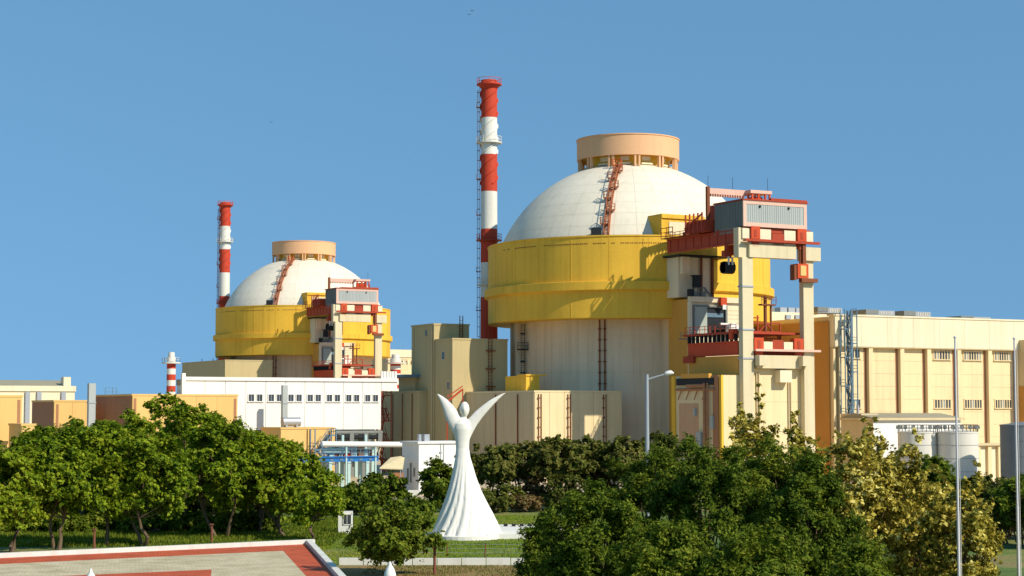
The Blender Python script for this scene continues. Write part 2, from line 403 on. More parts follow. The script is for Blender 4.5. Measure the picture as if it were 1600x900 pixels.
    for zz in np.arange(17.2, 27.5, .45): mm.box(c.x - .3, c.x + .3, c.y - .04, c.y + .04, zz, zz + .07)
    for zz in (18.5, 20.5, 25.5): mm.box(c.x - .45, c.x + .45, c.y - .8, c.y, zz, zz + .25)
    mm.build('drum_ladder', 'black_metal', root)
    mm = MB().box(c.x - 1.0, c.x + 1.0, c.y - 1.2, c.y + .3, 22.7, 22.9); mm.rail([(c.x - .9, c.y, 22.9), (c.x - .9, c.y - 1.1, 22.9), (c.x + .9, c.y - 1.1, 22.9), (c.x + .9, c.y, 22.9)], 1.1, 1, .06)
    mm.build('ladder_landing', 'black_metal', root)
    # service balcony at the right end of the lower ring
    c = bdir(20) * 26.0; t = Vector((math.cos(R(20)), math.sin(R(20)))); n_ = bdir(20)
    pts = [c - t * 1.0, c - t * 1.0 + n_ * 1.3, c + t * 1.6 + n_ * 1.3, c + t * 1.6]
    mm = MB().prism([tuple(p) for p in pts], 28.9, 29.1); mm.rail([(*p, 29.1) for p in pts], 1.3, .8, .06); mm.box(c.x - .2, c.x + 1.0, c.y - 1, c.y, 28.0, 28.9)
    mm.build('service_balcony', 'black_metal', root)
    return root
reactor1 = reactor()

# ------------------------------------------------------------------ gantry in front of the reactor (local a,b,z ; origin = front left corner of left column)
G0 = Vector((X(1161, 280.5), 280.5))
def ribs(mb, x0, x1, step, y, z0, z1, d=.05, w=.12):
    k = int((x1 - x0) / step)
    for i in range(1, k): mb.box(x0 + i * step - w / 2, x0 + i * step + w / 2, y - d, y, z0, z1)
def gantry():
    root = thing('gantry_crane', 'tall cream gantry with grey crane cabin and red girders at the nearer dome', 'gantry crane', G0, PHI, 'gantries beside the domes')
    col = MB().box(0, 2, 0, 1.1, 0, 35.9).build('column', 'leg_cream', root); share(col, root, (11.85, 0, 0))
    box_part('column_head', 'leg_cream', root, -.5, 1.2, .25, 1.6, 35.9, 40.6)
    for zz in (19.9, 24.4, 31.2):
        box_part('column_band', 'galvanised', root, -.12, 2.12, -.12, 1.22, zz, zz + .25)
    # top beam in two lengths
    MB().box(1.2, 10.3, -.3, 1.3, 35.95, 38.0).box(.9, 10.3, -.1, 1.1, 38.0, 38.35).build('top_beam', 'leg_cream', root)
    MB().box(11.75, 15.0, -.5, 1.4, 35.8, 37.95).build('top_beam', 'leg_cream', root)
    # runway girders
    for a0 in (0.15, 11.9):
        m_ = MB().box(a0, a0 + .9, 1.65, 22, 38.2, 38.4).box(a0, a0 + .9, 1.65, 22, 40.3, 40.5).box(a0 + .12, a0 + .7, 1.65, 22, 38.4, 40.3)
        for k in range(9): m_.box(a0 + .02, a0 + .88, 2.5 + k * 2.3, 2.65 + k * 2.3, 38.4, 40.3)
        m_.build('runway_girder', 'dark_red', root)
    m_ = MB(); m_.rail([(-.1, 22, 40.5), (-.1, 16, 40.5)], 1.0, 1.6, .06); m_.box(-.9, .1, 11, 22, 40.5, 40.62); m_.rail([(-.9, 22, 40.6), (-.9, 18.5, 40.6)], 1.7, 1.8, .08)
    m_.build('girder_railing', 'rust', root)
    # cross girders, wheels and bogies under the cabin
    for b0 in (.3, 6.6):
        m_ = MB().box(.2, 13.6, b0, b0 + .9, 40.0, 40.75); m_.build('cross_girder', 'dark_red', root)
    for a0 in (1.55, 10.6):
        bg = MB().box(a0, a0 + 1.7, -.35, .3, 38.9, 40.85).build('bogie', 'red', root)
        MB().box(a0 + .55, a0 + 1.05, -.4, -.34, 39.2, 40.3).build('bogie_slot', 'dark_red', bg)
        MB().box(a0 + .2, a0 + 1.5, -.3, .6, 37.6, 38.4).build('bogie_shoe', 'dark_red', bg)
    for a0, a1 in ((.1, 1.5), (3.4, 5.6), (8.2, 10.4), (12.6, 13.9)):
        box_part('buffer_block', 'cream_light', root, a0, a1, 0, .9, 38.9, 40.5)
    box_part('motor_box', 'dark_red', root, 5.75, 8.05, -.1, .8, 37.5, 39.9)
    box_part('motor_cover', 'black_metal', root, 6.4, 9.9, .9, 2.2, 40.0, 41.0)
    m_ = MB().box(.1, 14.6, -.85, -.05, 38.45, 38.62).box(.1, 14.6, -.9, -.8, 38.4, 38.8); m_.build('walkway', 'dark_red', root)
    # cabin
    cb = box_part('cabin', 'dark_cladding', root, .2, 12.5, 0, 7.8, 40.85, 44.9)  # darker than the front cladding: the left side's shade is put into the colour
    m_ = MB(); m_.box(.75, 11.95, -.12, 0, 41.45, 44.35); ribs(m_, .75, 11.95, .42, -.12, 41.45, 44.35); m_.build('front_cladding', 'grey_cladding', cb)
    m_ = MB().box(.15, .75, -.2, 0, 40.8, 44.95).box(11.95, 12.55, -.2, 0, 40.8, 44.95).box(.75, 11.95, -.2, 0, 40.8, 41.45).box(.75, 11.95, -.2, 0, 44.35, 44.95)
    m_.build('cabin_frame', 'salmon', cb)
    m_ = MB()
    for k in range(18): m_.box(.12, .2, .3 + k * .42, .42 + k * .42, 40.9, 44.8)
    m_.build('shaded_side_cladding', 'dark_cladding', cb)  # ribs share the shade-dark tone of the cabin side
    m_ = MB().box(0, 12.8, -.35, 8.0, 44.95, 45.15).box(5.5, 12.6, -.25, .3, 45.15, 45.5); m_.build('cabin_roof', 'dark_red', cb)
    for a0 in (3.2, 8.8): box_part('cabin_lamp', 'black_metal', cb, a0, a0 + .3, -.35, -.1, 43.9, 44.2)
    # skirt under cabin left side
    box_part('cabin_skirt', 'dark_cladding', root, .25, .45, .9, 7.9, 40.0, 40.85)
    # mast and jib
    MB().box(4.5, 5.05, 16.2, 16.7, 39.0, 49.15).box(4.3, 5.2, 16.0, 16.9, 40.2, 41.6).build('mast', 'rust', root)
    m_ = MB().box(5.05, 12.6, 16.2, 16.7, 47.95, 48.9); m_.build('jib', 'salmon', root)
    box_part('trolley_beam', 'dark_red', root, .1, 13.0, 15.9, 17.0, 40.5, 41.3)
    ribsm = MB()
    for k in range(14): ribsm.box(5.3 + k * .5, 5.45 + k * .5, 16.15, 16.75, 47.55, 47.95)
    ribsm.build('jib_rack', 'salmon', root)
    m_ = MB().box(12.2, 16.6, 14.6, 18.0, 48.3, 48.85)
    m_.build('hoist_roof', 'salmon', root)
    m_ = MB()
    for a0 in (12.5, 13.8, 15.2, 16.1):
        for b0 in (14.7, 17.6): m_.box(a0, a0 + .28, b0, b0 + .28, 46.0, 48.3)
    m_.rail([(12.4, 14.6, 46.3), (16.4, 14.6, 46.3)], 1.0, 1.1, .08); m_.box(13.2, 15.2, 15.4, 17, 46, 47.8); m_.box(12.2, 16.4, 14.6, 17.9, 45.9, 46.2)
    m_.build('hoist_frame', 'red', root)
    m_ = MB()
    for a0, b0 in ((4.8, 16.4), (9.8, 16.4), (16, 15)): m_.tube([(a0, b0, 48.5), (a0, b0, 51.0)], .035, 4)
    m_.build('lightning_rod', 'black_metal', root)
    # trolley frame by the ring
    m_ = MB().box(-1.2, 1.0, 8.5, 14, 40.7, 42.6)
    for k in range(5): m_.box(-1.6, -1.4, 8.8 + k * 1.2, 9.0 + k * 1.2, 40.5, 43.8)
    m_.tube([(-1.5, 8.8, 43.6), (-1.5, 14, 41.5)], .15, 6); m_.build('trolley_frame', 'dark_red', root)
    box_part('trolley_deck', 'dark_red', root, 1.1, 11.85, 8.6, 21.5, 39.9, 40.2)
    box_part('trolley_shade_body', 'dark_red', root, 5.6, 16.4, 8.8, 18.0, 40.5, 46.0)  # unseen bulk behind the cabin, sized to fill the shadow on the ring
    # hook and hanging winch
    m_ = MB().tube([(-.2, 4, 38.2), (-.2, 4, 36.3)], .35, 8).box(-.9, .5, 3.6, 4.4, 36.2, 37.2); m_.build('hook_hanger', 'dark_red', root)
    hk = MB().box(-.9, .9, 3.3, 4.7, 33.7, 35.4).tube([(-.9, 4, 34.5), (.9, 4, 34.5)], 1.0, 10).build('hook_block', 'black_metal', root)
    MB().box(-.5, -.2, 3.1, 3.3, 34.6, 36.2).box(.2, .5, 3.1, 3.3, 34.6, 36.2).build('hook_plate', 'white_paint', hk)
    wc = MB().box(10.1, 12.2, -.9, 1.0, 32.9, 35.2).build('winch', 'red', root)
    MB().box(10.6, 11.7, -1.0, -.9, 33.3, 34.9).build('winch_panel', 'orange_wall', wc)
    MB().box(10.8, 14, -1.0, -.2, 32.3, 32.9).box(9.6, 10.1, -.7, .5, 32.6, 35).build('winch_frame', 'rust', wc)
    MB().tube([(11.0, -.3, 35.2), (11.0, -.3, 38.6)], .12, 6).box(11.4, 12.0, -.6, .2, 35.2, 38.6).build('winch_mast', 'rust', root)
    # lower platform
    m_ = MB().box(0, .6, 1.4, 15.5, 20.75, 22.7).box(-.15, .75, 1.4, 15.5, 22.6, 22.8).box(-.15, .75, 1.4, 15.5, 20.6, 20.8); m_.build('platform_girder', 'red', root)
    m_ = MB().box(11.4, 12, 1.4, 15.5, 20.75, 22.7); m_.build('platform_girder', 'red', root)
    box_part('platform_deck', 'dark_red', root, -.3, 12.3, 1.4, 16.5, 23.95, 24.3)
    m_ = MB()
    for k in range(12): m_.box(-.2, .3, 1.8 + k * 1.2, 2.1 + k * 1.2, 22.8, 23.95)
    m_.build('deck_post', 'black_metal', root)
    m_ = MB(); m_.rail([(-.25, 16, 24.3), (-.25, 1.5, 24.3)], 1.1, 1.5, .06); m_.build('deck_railing', 'red', root)
    box_part('girder_foot', 'dark_red', root, -.4, 2.0, 13.4, 16.4, 19.6, 20.7)
    m_ = MB().box(-.5, 1.6, 2.0, 3.2, 24.0, 24.7).box(-.6, .1, 2.2, 3.0, 23.0, 24.0); m_.build('end_carriage', 'red', root)
    for a0 in (2.05, 9.8):
        bg = MB().box(a0, a0 + 1.8, -.2, .9, 21.4, 23.3).build('bogie', 'red', root)
        MB().box(a0 + .65, a0 + 1.15, -.26, -.18, 21.6, 22.9).build('bogie_slot', 'dark_red', bg)
        MB().box(a0 + .2, a0 + 1.7, -.1, .8, 20.6, 21.2).build('bogie_shoe', 'dark_red', bg)
    for a0 in (3.95, 7.9): box_part('buffer_block', 'cream_light', root, a0, a0 + 1.75, 0, .9, 21.5, 22.7)
    box_part('motor_box', 'dark_red', root, 5.75, 7.85, .05, 1, 21.4, 23.0)
    MB().box(1.9, 14.6, -.75, -.1, 21.2, 21.35).box(1.9, 14.6, -.8, -.7, 21.15, 21.5).build('lower_walkway', 'salmon', root)
    m_ = MB()
    for (p, q) in (((4, 3, 23.2), (4, 3, 26.2)), ((9.4, 3, 23.2), (9.4, 3, 25.8)), ((4, 3, 25.8), (9.4, 3, 25.8)), ((4, 3, 24.4), (9.4, 3, 24.4)), ((4, 3, 23.3), (9.4, 3, 23.3)),
                   ((4, 3, 23.2), (6.7, 3, 25.8)), ((6.7, 3, 25.8), (9.4, 3, 23.2)), ((2.2, 3, 26.6), (5.2, 3, 26.6)), ((2.3, 3, 23), (2.3, 3, 27)), ((5, 3, 23), (5, 3, 27))): m_.tube([p, q], .14, 4)
    m_.box(2.2, 5.6, 2.4, 3.6, 23.3, 24.2); m_.build('trolley_truss', 'dark_red', root)
    m_ = MB().tube([(6.5, 3, 24), (6.5, 3, 30.2)], .3, 6).tube([(7.6, 3, 24), (7.6, 3, 28.6)], .18, 6).box(5.5, 8.3, 2.5, 3.5, 28.6, 28.85); m_.rail([(5.5, 2.5, 28.9), (8.3, 2.5, 28.9)], 1.1, 1, .06)
    m_.build('hoist_mast', 'rust', root)
    box_part('lower_beam', 'leg_cream', root, 2.6, 11.3, -.1, 1.0, 18.5, 20.55)
    for a0 in (2.2, 10.6): box_part('beam_bracket', 'leg_cream', root, a0, a0 + 1.6, -1.3, .0, 18.9, 20.5)
    return root
gantry1 = gantry()

# ------------------------------------------------------------------ hatch tower between drum and gantry
HC = C1 + Vector((8.3, -30.0))
def hatch():
    root = thing('hatch_tower', 'equipment hatch tower with open hatch between nearer dome and its gantry', 'hatch tower', HC, PHI, 'hatch towers')
    L = along(HC, A, 1157)
    bt = box_part('tower_body', 'cream_light', root, .12, L, 0, 6.5, 0, 30.1); box_part('link_wall', 'drum_concrete', root, 1.2, 6, 6.5, 15, 0, 30)
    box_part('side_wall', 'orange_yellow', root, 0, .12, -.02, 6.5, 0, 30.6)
    MB().box(-.1, L + .1, -.5, .4, 30.1, 31.0).box(-.3, .25, -.45, .2, 17, 30.1).build('hatch_frame', 'cream_light', root)
    w0, w1 = .9, 7.1
    box_part('hatch_opening', 'black_metal', root, w0, w1, -.06, .05, 24.6, 29.2)
    box_part('hatch_lintel', 'steel_blue', root, w0 + 2.4, w1 - .4, -.2, -.05, 27.6, 28.3)
    box_part('hatch_leaf', 'door_green', root, w0 - .1, w0 + 2.4, -.35, -.08, 24.8, 29.3)
    m_ = MB().box(w0 - .4, w0 - .1, -.4, 0, 24.3, 29.5).box(w1, w1 + .35, -.4, 0, 24.3, 29.5).box(w0 - .4, w1 + .35, -.42, 0, 29.3, 29.6); m_.build('hatch_jamb', 'dark_cladding', root)
    m_ = MB()
    for k in range(7): m_.box(w1 + .4, L - .1, -.05, 0, 24.6 + k * .7, 24.66 + k * .7)
    m_.build('wall_joint', 'buff', root)
    MB().tube([(7.3, -1.2, 25.6), (7.3, -2.6, 25.6)], 1.0, 14).tube([(5.2, -1.5, 26.4), (7, -1.5, 26.4)], .2, 6).build('drum_unit', 'white_paint', root)
    wn_ = MB().box(5.6, 6.8, -1.2, -.5, 29.6, 30.9).build('winch_head', 'red', root)
    MB().box(5.9, 6.6, -1.25, -1.15, 28.9, 29.7).build('winch_plate', 'white_paint', wn_)
    # upper recess wall
    up = box_part('upper_wall', 'cream_light', root, -.9, 5.8, 2.0, 9, 31.0, 37.8)
    box_part('upper_box', 'cream_light', root, -.6, .9, 1.2, 2.0, 34.9, 37.8)
    MB().tube([(3.6, 1.7, 31), (3.6, 1.7, 37.8)], .22, 6).tube([(5.9, 1.8, 30.6), (5.9, 1.8, 37.8)], .28, 6).build('wall_pipe', 'rust', root)
    box_part('top_slab', 'black_metal', root, -1.6, 9, .6, 8.5, 37.85, 38.15)
    # hoist on top of the hatch frame
    m_ = MB().box(1.3, 2.5, .2, 1.1, 32.6, 34.7).box(1.0, 2.8, .1, 1.2, 34.5, 34.7); m_.build('hoist_motor', 'black_metal', root)
    m_ = MB().tube([(.7, .5, 31), (1.2, .5, 32.6), (3.4, .5, 32.6), (4.9, .5, 31)], .16, 5).tube([(.7, .5, 31.8), (4.2, .5, 31.8)], .12, 5)
    for a0 in (1.2, 2.0, 2.8, 3.5): m_.tube([(a0, .5, 31), (a0, .5, 32.6)], .1, 4)
    m_.box(.9, 1.7, .2, .9, 31.0, 31.6).box(2.6, 3.4, .2, .9, 31.0, 31.8); m_.build('hoist_frame', 'dark_cladding', root)
    box_part('switch_box', 'black_metal', root, -.6, .35, -.9, -.2, 31.0, 32.2)
    m_ = MB().box(-2.4, .8, -.9, -.1, 23.7, 23.85); m_.rail([(-2.4, -.9, 23.85), (-.2, -.9, 23.85)], 1.0, 1, .05); m_.build('side_landing', 'dark_cladding', root)
    return root
hatch1 = hatch()

def basewall():
    P = G0 + A * (-3.05) + B * 1.15
    root = thing('gantry_building', 'cream base building under the gantry with recessed door and pipes', 'building', P, PHI)
    Lb = along(P, B, 1050.5); wa = 16.9
    box_part('base_wall', 'cream', root, .0, wa, 0, Lb, 0, 17.4)
    box_part('upper_wall', 'cream', root, 3.4, wa, .02, Lb, 17.4, 20.4)
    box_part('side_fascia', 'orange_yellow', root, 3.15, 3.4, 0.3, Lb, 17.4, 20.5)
    MB().box(-.5, .06, 3.2, Lb - 3.2, 17.0, 17.7).build('canopy', 'orange_yellow', root)
    MB().box(-.35, .06, -.04, .55, 0, 17.4).build('frame_post', 'yellow', root); MB().box(-.25, .06, Lb - 1.0, Lb, 0, 17.4).build('frame_post', 'yellow', root)
    box_part('soffit_duct', 'black_metal', root, -.35, 0, 2.2, Lb - 1.6, 15.9, 17.0)
    dr = MB().box(-.05, .0, Lb - 8.2, Lb - 1.6, 5, 13.6).build('door_frame', 'cream', root)
    MB().box(-.09, -.05, Lb - 7.6, Lb - 2.0, 5, 13.0).build('door', 'door_pink', dr)
    m_ = MB().tube([(-.3, 2.0, 15.2), (-.3, Lb - 1.5, 15.2)], .2, 6)
    for k in range(4): m_.tube([(-.3, Lb - 3 - k * 2.3, 15.0), (-.5, Lb - 2.4 - k * 2.3, 13.6)], .1, 5)
    m_.tube([(-.4, 4.6, 0), (-.4, 4.6, 16.2)], .26, 8).tube([(-.4, 3.7, 5), (-.4, 3.7, 16.2)], .16, 8).tube([(-.4, 4.6, 15.8), (-.4, 9.5, 15.8)], .3, 8); m_.build('wall_pipe', 'brick_brown', root)
    for d_ in ((-.7, 0, 5.4, 6.6, 6, 8.4), (-.5, 0, 2.2, 3.0, 9, 11), (-.55, 0, 7.2, 7.6, 11.0, 12.2)): box_part('equipment_box', 'grey_cladding', root, *d_)
    m_ = MB().box(-.2, .0, 1.0, 2.6, 0, 17.4); m_.build('side_reveal', 'brick_brown', root)
    for a0 in (6.3, 12.5):
        MB().tube([(a0, -.15, 0), (a0, -.15, 17.8)], .13, 6).tube([(a0 + .45, -.15, 0), (a0 + .45, -.15, 17.8)], .13, 6).build('down_pipe', 'buff', root)
    box_part('wall_box', 'cream_light', root, 9.9, 12.2, -1.5, 0, 16.3, 18.2)
    for zz in (6.5, 13.2): box_part('wall_joint', 'buff', root, 3.4, wa, -.025, 0, zz, zz + .08)
    return root
basewall()

# ------------------------------------------------------------------ striped chimneys
def chimney():
    root = thing('ventilation_chimney', 'tall red and white striped chimney beside the nearer dome', 'chimney', (X(764, 345), 345, 0), 0, 'tall striped chimneys')
    r = 1.5; zs = [(74.2, 68.5, 'r'), (68.5, 61.3, 'w'), (61.3, 54.1, 'r'), (54.1, 46.8, 'w'), (46.8, 40.3, 'r'), (40.3, 33.6, 'w'), (33.6, 0, 'r')]
    for a_, b_, c in zs:
        rr = lambda z: 1.75 - .003 * z * 1.0
        MB().lathe([(rr(b_), b_ + .005), (rr(a_), a_ - .005)], 32).build('red_band' if c == 'r' else 'white_band', 'chimney_red' if c == 'r' else 'chimney_white', root)
    MB().lathe([(1.5, 74.1), (1.7, 74.4), (2.25, 74.9), (2.3, 75.2), (1.7, 75.3), (1.5, 75.9), (.9, 76.0), (.9, 74)], 32).build('cap', 'chimney_red', root)
    for k in range(3):
        pts = []; zt, zb = 74.0, 55.5
        for i in range(61):
            z = zb + (zt - zb) * i / 60; t = 2 * math.pi * (k / 3 + (z / 7.5)); pts.append((1.66 * math.sin(t), -1.66 * math.cos(t), z))
        for col_, lo, hi in (('chimney_red', 68.5, 74), ('chimney_white', 61.3, 68.5), ('chimney_red', 55.5, 61.3)):
            pp = [p for p in pts if lo - .16 <= p[2] <= hi + .16]
            MB().tube(pp, .15, 5).build('strake', col_, root)
    def platform(z, m, ro=2.5):
        pl = MB().lathe([(1.5, z - .55), (1.9, z - .1), (ro, z - .1), (ro, z + .12), (1.5, z + .12)], 24).build('platform', m, root)
        mm = MB()
        for k in range(14):
            t = 2 * math.pi * k / 14; p = (ro * .97 * math.sin(t), -ro * .97 * math.cos(t)); mm.tube([(*p, z), (*p, z + 1.2)], .05, 4)
        for h in (.6, 1.2): mm.tube([(ro * .97 * math.sin(2 * math.pi * k / 24), -ro * .97 * math.cos(2 * math.pi * k / 24), z + h) for k in range(25)], .05, 4)
        mm.build('platform_railing', m, pl)
    platform(75.0, 'chimney_red', 2.45); platform(63.6, 'tank_white'); platform(44.6, 'dark_red'); platform(36.0, 'tank_white', 2.4)
    m_ = MB()
    for s_ in (-.3, .3): m_.tube([(-1.8, s_, 0), (-1.8, s_, 75)], .06, 4)
    for z in np.arange(26, 75, 1.0): m_.box(-1.85, -1.75, -.3, .3, z, z + .1)
    for z in np.arange(26, 75, 1.9):
        m_.tube([(-1.8 - .5 * math.sin(math.pi * k / 6), -.45 * math.cos(math.pi * k / 6), z) for k in range(7)], .05, 4)
    for k in range(3): m_.tube([(-1.8 - .5 * math.sin(math.pi * (k + 1) / 4), -.45 * math.cos(math.pi * (k + 1) / 4), 26) , (-1.8 - .5 * math.sin(math.pi * (k + 1) / 4), -.45 * math.cos(math.pi * (k + 1) / 4), 74)], .04, 4)
    for z in (31, 38.5, 49.5, 56.5, 70.5): m_.box(-2.5, -1.6, -.5, .5, z, z + .12); m_.rail([(-2.45, -.45, z), (-2.45, .45, z)], 1.0, .9, .045)
    m_.build('caged_ladder', 'rust', root)
    return root
chim1 = chimney()
def small_stack(px, Y, ytop, label, r, h):
    zt = Z(ytop, Y); root = thing('striped_stack', label, 'stack', (X(px, Y), Y, 0), 0, 'small striped stacks')
    z = zt; i = 0
    while z > .5 and i < 14:
        zb = max(0, z - h) if i < 13 else 0
        MB().lathe([(r, zb + .005), (r, z - .005)], 20).build('white_band' if i % 2 == 0 else 'red_band', 'chimney_white' if i % 2 == 0 else 'chimney_red', root); z = zb; i += 1
    MB().lathe([(.01, zt + 1.2), (r * .7, zt + 1.1), (r * .75, zt)], 20).build('cap', 'chimney_white', root)
    m_ = MB().lathe([(r, zt - 1.6), (r * 2.1, zt - 1.5), (r * 2.1, zt - 1.2), (r, zt - 1.2)], 20)
    m_.rail([(r * 2 * math.sin(k * .7), -r * 2 * math.cos(k * .7), zt - 1.2) for k in range(10)], 1.0, 1.5, .05); m_.build('platform', 'tank_white', root)
small_stack(268, 420, 558, 'small red and white banded stack left of the farther reactor', 1.05, 1.35)
small_stack(618, 500, 560, 'small red and white banded stack right of the farther reactor', 1.5, 1.05)

# ------------------------------------------------------------------ second unit: copies
O3 = Vector((OFF.x, OFF.y, 0))
for src, lab in ((reactor1, 'smaller looking round reactor building with white dome farther away on the left'),
                 (gantry1, 'cream gantry with grey crane cabin and red girders at the farther dome'),
                 (hatch1, 'equipment hatch tower between farther dome and its gantry'),
                 (chim1, 'red and white striped chimney beside the farther dome on the left')):
    c = copy_tree(src); c.location = src.location + O3; c['label'] = lab

# ================================================================== AUXILIARY BLOCKS LEFT OF THE NEARER DOME
def joints_v(root, xs, y, z0, z1, m='rust', name='wall_pipe', r=.1):
    for x_ in xs:
        mm = MB().tube([(x_, y - r, z0), (x_, y - r, z1)], r, 6).tube([(x_ + .5, y - r, z0), (x_ + .5, y - r, z1)], r, 6)
        for z in np.arange(z0 + 1, z1, 1.6): mm.box(x_ - .2, x_ + .2, y - r * 2.4, y, z, z + .2)
        mm.build(name, m, root)
rA, wA, lA = block('annex_building', 'low buff annex in front of the drum, lit on its right face', 'building', 835, 297, 971, 728)
zA = Z(610, 297)
box_part('annex_wall', 'buff', rA, 0, wA, 0, lA, 0, zA - .3)
MB().box(-.12, wA + .12, -.12, lA + .1, zA - .3, zA).build('roof_coping', 'cream', rA)
k = 0
for i in range(6):
    a0 = wA / 6 * i; box_part('wall_panel', 'cream', rA, a0 + .03, a0 + wA / 6 - .03, -.08, 0, 0, zA - .34)  # front in lighter cream, the sunlit tone of the face put into the paint
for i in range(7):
    b0 = lA / 7 * i; box_part('wall_panel', 'buff', rA, -.08, 0, b0 + .03, b0 + lA / 7 - .03, 0, zA - .34)  # left side in darker buff, the shade of that face put into the paint
joints_v(rA, (.7, 6.3, 13.2), -.08, 0, zA - .6)
for b0 in (5.5, 13.5): MB().tube([(-.25, b0, 0), (-.25, b0, zA - .6)], .12, 6).build('wall_pipe', 'rust', rA)
# yellow stair head on the annex roof
P = Vector((X(822, 308), 308)); rY = thing('stair_hut', 'small yellow stair head with canopy on the annex roof', 'roof hut', (P.x, P.y, zA), PHI)
h = Z(587, 308) - zA
MB().box(0, 2.6, 0, 7.6, 0, h - .0).build('hut_wall', 'yellow', rY); MB().box(-.15, 4.0, -.2, 3.0, h, h + .25).build('hut_canopy', 'yellow', rY)
box_part('hut_door', 'brick_brown', rY, 2.6, 2.7, .6, 2.0, 0, 1.8)

rB, wB, lB = block('stair_tower', 'tall olive buff tower standing against the base of the striped chimney', 'building', 707, 318, 793, 655)
zB = Z(528, 318); zC = Z(505, 324)
bC = along(Vector(rB.location[:2]), B, 680)
box_part('front_block', 'olive_buff', rB, 0, wB, 0, lB, 0, zB - .3)
MB().box(-.1, wB + .1, -.1, bC - .02, zB - .3, zB).build('roof_coping', 'olive_buff', rB)
PC = Vector(rB.location[:2]) + B * bC; wC = along(PC, A, 733); lC = along(PC, B, 645)
box_part('rear_block', 'olive_buff', rB, -.25, wC, bC, bC + lC, 0, zC - .3)
MB().box(-.37, wC + .1, bC - .1, bC + lC + .1, zC - .3, zC).build('roof_coping', 'olive_buff', rB)
for b0, y0 in ((2.2, 555), (1.2, 600)): pass
for b0, zz in ((3.0, Z(556, 322)), (.9, Z(603, 319))):
    f = MB().box(-.08, 0, b0, b0 + 1.3, zz - .8, zz + .8).build('window', 'buff', rB); MB().box(-.1, -.05, b0 + .15, b0 + 1.15, zz - .65, zz + .65).build('pane', 'dark_glass', f)
f = MB().box(-.32, -.25, bC + 3, bC + 3.6, Z(520, 326) - .5, Z(520, 326) + .5).build('window', 'dark_glass', rB)
m_ = MB()
a0 = along(Vector(rB.location[:2]), A, 765)
for s_ in (-.35, .35): m_.tube([(a0 + s_, -.3, 0), (a0 + s_, -.3, zB + 1)], .07, 4)
for z in np.arange(15, zB, .6): m_.box(a0 - .35, a0 + .35, -.34, -.26, z, z + .08)
for z in np.arange(16, zB, 3.2): m_.box(a0 - .8, a0 + .8, -.9, 0, z, z + .2)
m_.build('wall_ladder', 'rust', rB)
m_ = MB().tube([(wC - 2, bC - .2, zB), (wC - 2, bC - .2, zC + 1.5)], .09, 4).tube([(wC - 1.4, bC - .2, zB), (wC - 1.4, bC - .2, zC + 1.5)], .09, 4)
for z in np.arange(zB, zC + 1, .5): m_.box(wC - 2, wC - 1.4, bC - .24, bC - .16, z, z + .07)
m_.build('roof_ladder', 'rust', rB)
for b0, in ((bC + .6,), (bC + lC - 1,)): MB().tube([(-.4, b0, 0), (-.4, b0, zC - .5)], .1, 6).build('down_pipe', 'buff', rB)

# low block with red zigzag stair
PD = Vector((X(656, 326), 326)); lD = along(PD, B, 599)
rD = thing('low_block', 'low buff block between the white hall and the olive tower', 'building', PD, PHI); zD = Z(611, 333)
box_part('block_wall', 'olive_buff', rD, 0, 9, 0, lD, 0, zD - .3); MB().box(-.1, 9.1, -.1, lD + .1, zD - .3, zD).build('roof_coping', 'olive_buff', rD)
for i in range(3): MB().tube([(-.15, 3 + i * 4.3, 0), (-.15, 3 + i * 4.3, zD - .5)], .09, 6).build('down_pipe', 'rust', rD)
box_part('roof_hut', 'olive_buff', rD, .8, 5, 4, 11, zD, Z(590, 333)); box_part('hut_roof', 'steel_blue', rD, -1.8, 5.4, 2.8, 11.6, Z(590, 333), Z(588, 333) + .25)
def zigzag(name, label, loc, rot, width, z0, flights, fh, m, cat='staircase', depth=1.1, group=None):
    root = thing(name, label, cat, loc, rot, group)
    for k in range(flights):
        zb = z0 + k * fh; s_ = 1 if k % 2 == 0 else -1; x0 = -width / 2 * s_; x1 = width / 2 * s_
        y0 = 0 if k % 2 == 0 else depth * .9
        mm = MB()
        for yy in (y0, y0 + depth * .8): mm.tube([(x0, yy, zb), (x1, yy, zb + fh)], .13, 4); mm.tube([(x0, yy, zb + 1.1), (x1, yy, zb + fh + 1.1)], .06, 4)
        n_ = 7
        for i in range(n_):
            t = (i + .5) / n_; mm.box(x0 + (x1 - x0) * t - .16, x0 + (x1 - x0) * t + .16, y0, y0 + depth * .8, zb + fh * t - .04, zb + fh * t + .04)
            if i % 3 == 1:
                for yy in (y0, y0 + depth * .8): mm.tube([(x0 + (x1 - x0) * t, yy, zb + fh * t), (x0 + (x1 - x0) * t, yy, zb + fh * t + 1.1)], .05, 4)
        mm.build('flight', m, root)
        mm = MB(); xl = x1; mm.box(min(xl, xl + .9 * s_), max(xl, xl + .9 * s_), 0, depth * 1.8, zb + fh - .1, zb + fh + .08)
        mm.rail([(xl + .85 * s_, 0, zb + fh), (xl + .85 * s_, depth * 1.8, zb + fh)], 1.1, 1, .06); mm.build('landing', m, root)
    mm = MB(); zt = z0 + flights * fh + 1
    for xx in (-width / 2 - .9, width / 2 + .9):
        for yy in (0, depth * 1.8): mm.tube([(xx, yy, 0), (xx, yy, zt)], .11, 4)
    mm.build('stair_frame', m, root)
    return root
p = PD + B * (along(PD, B, 622)) - A * 2.2
zigzag('red_staircase', 'red zigzag steel staircase on the low buff block', p, PHI + math.pi / 2, 2.0, .5, 6, 2.35, 'dark_red')
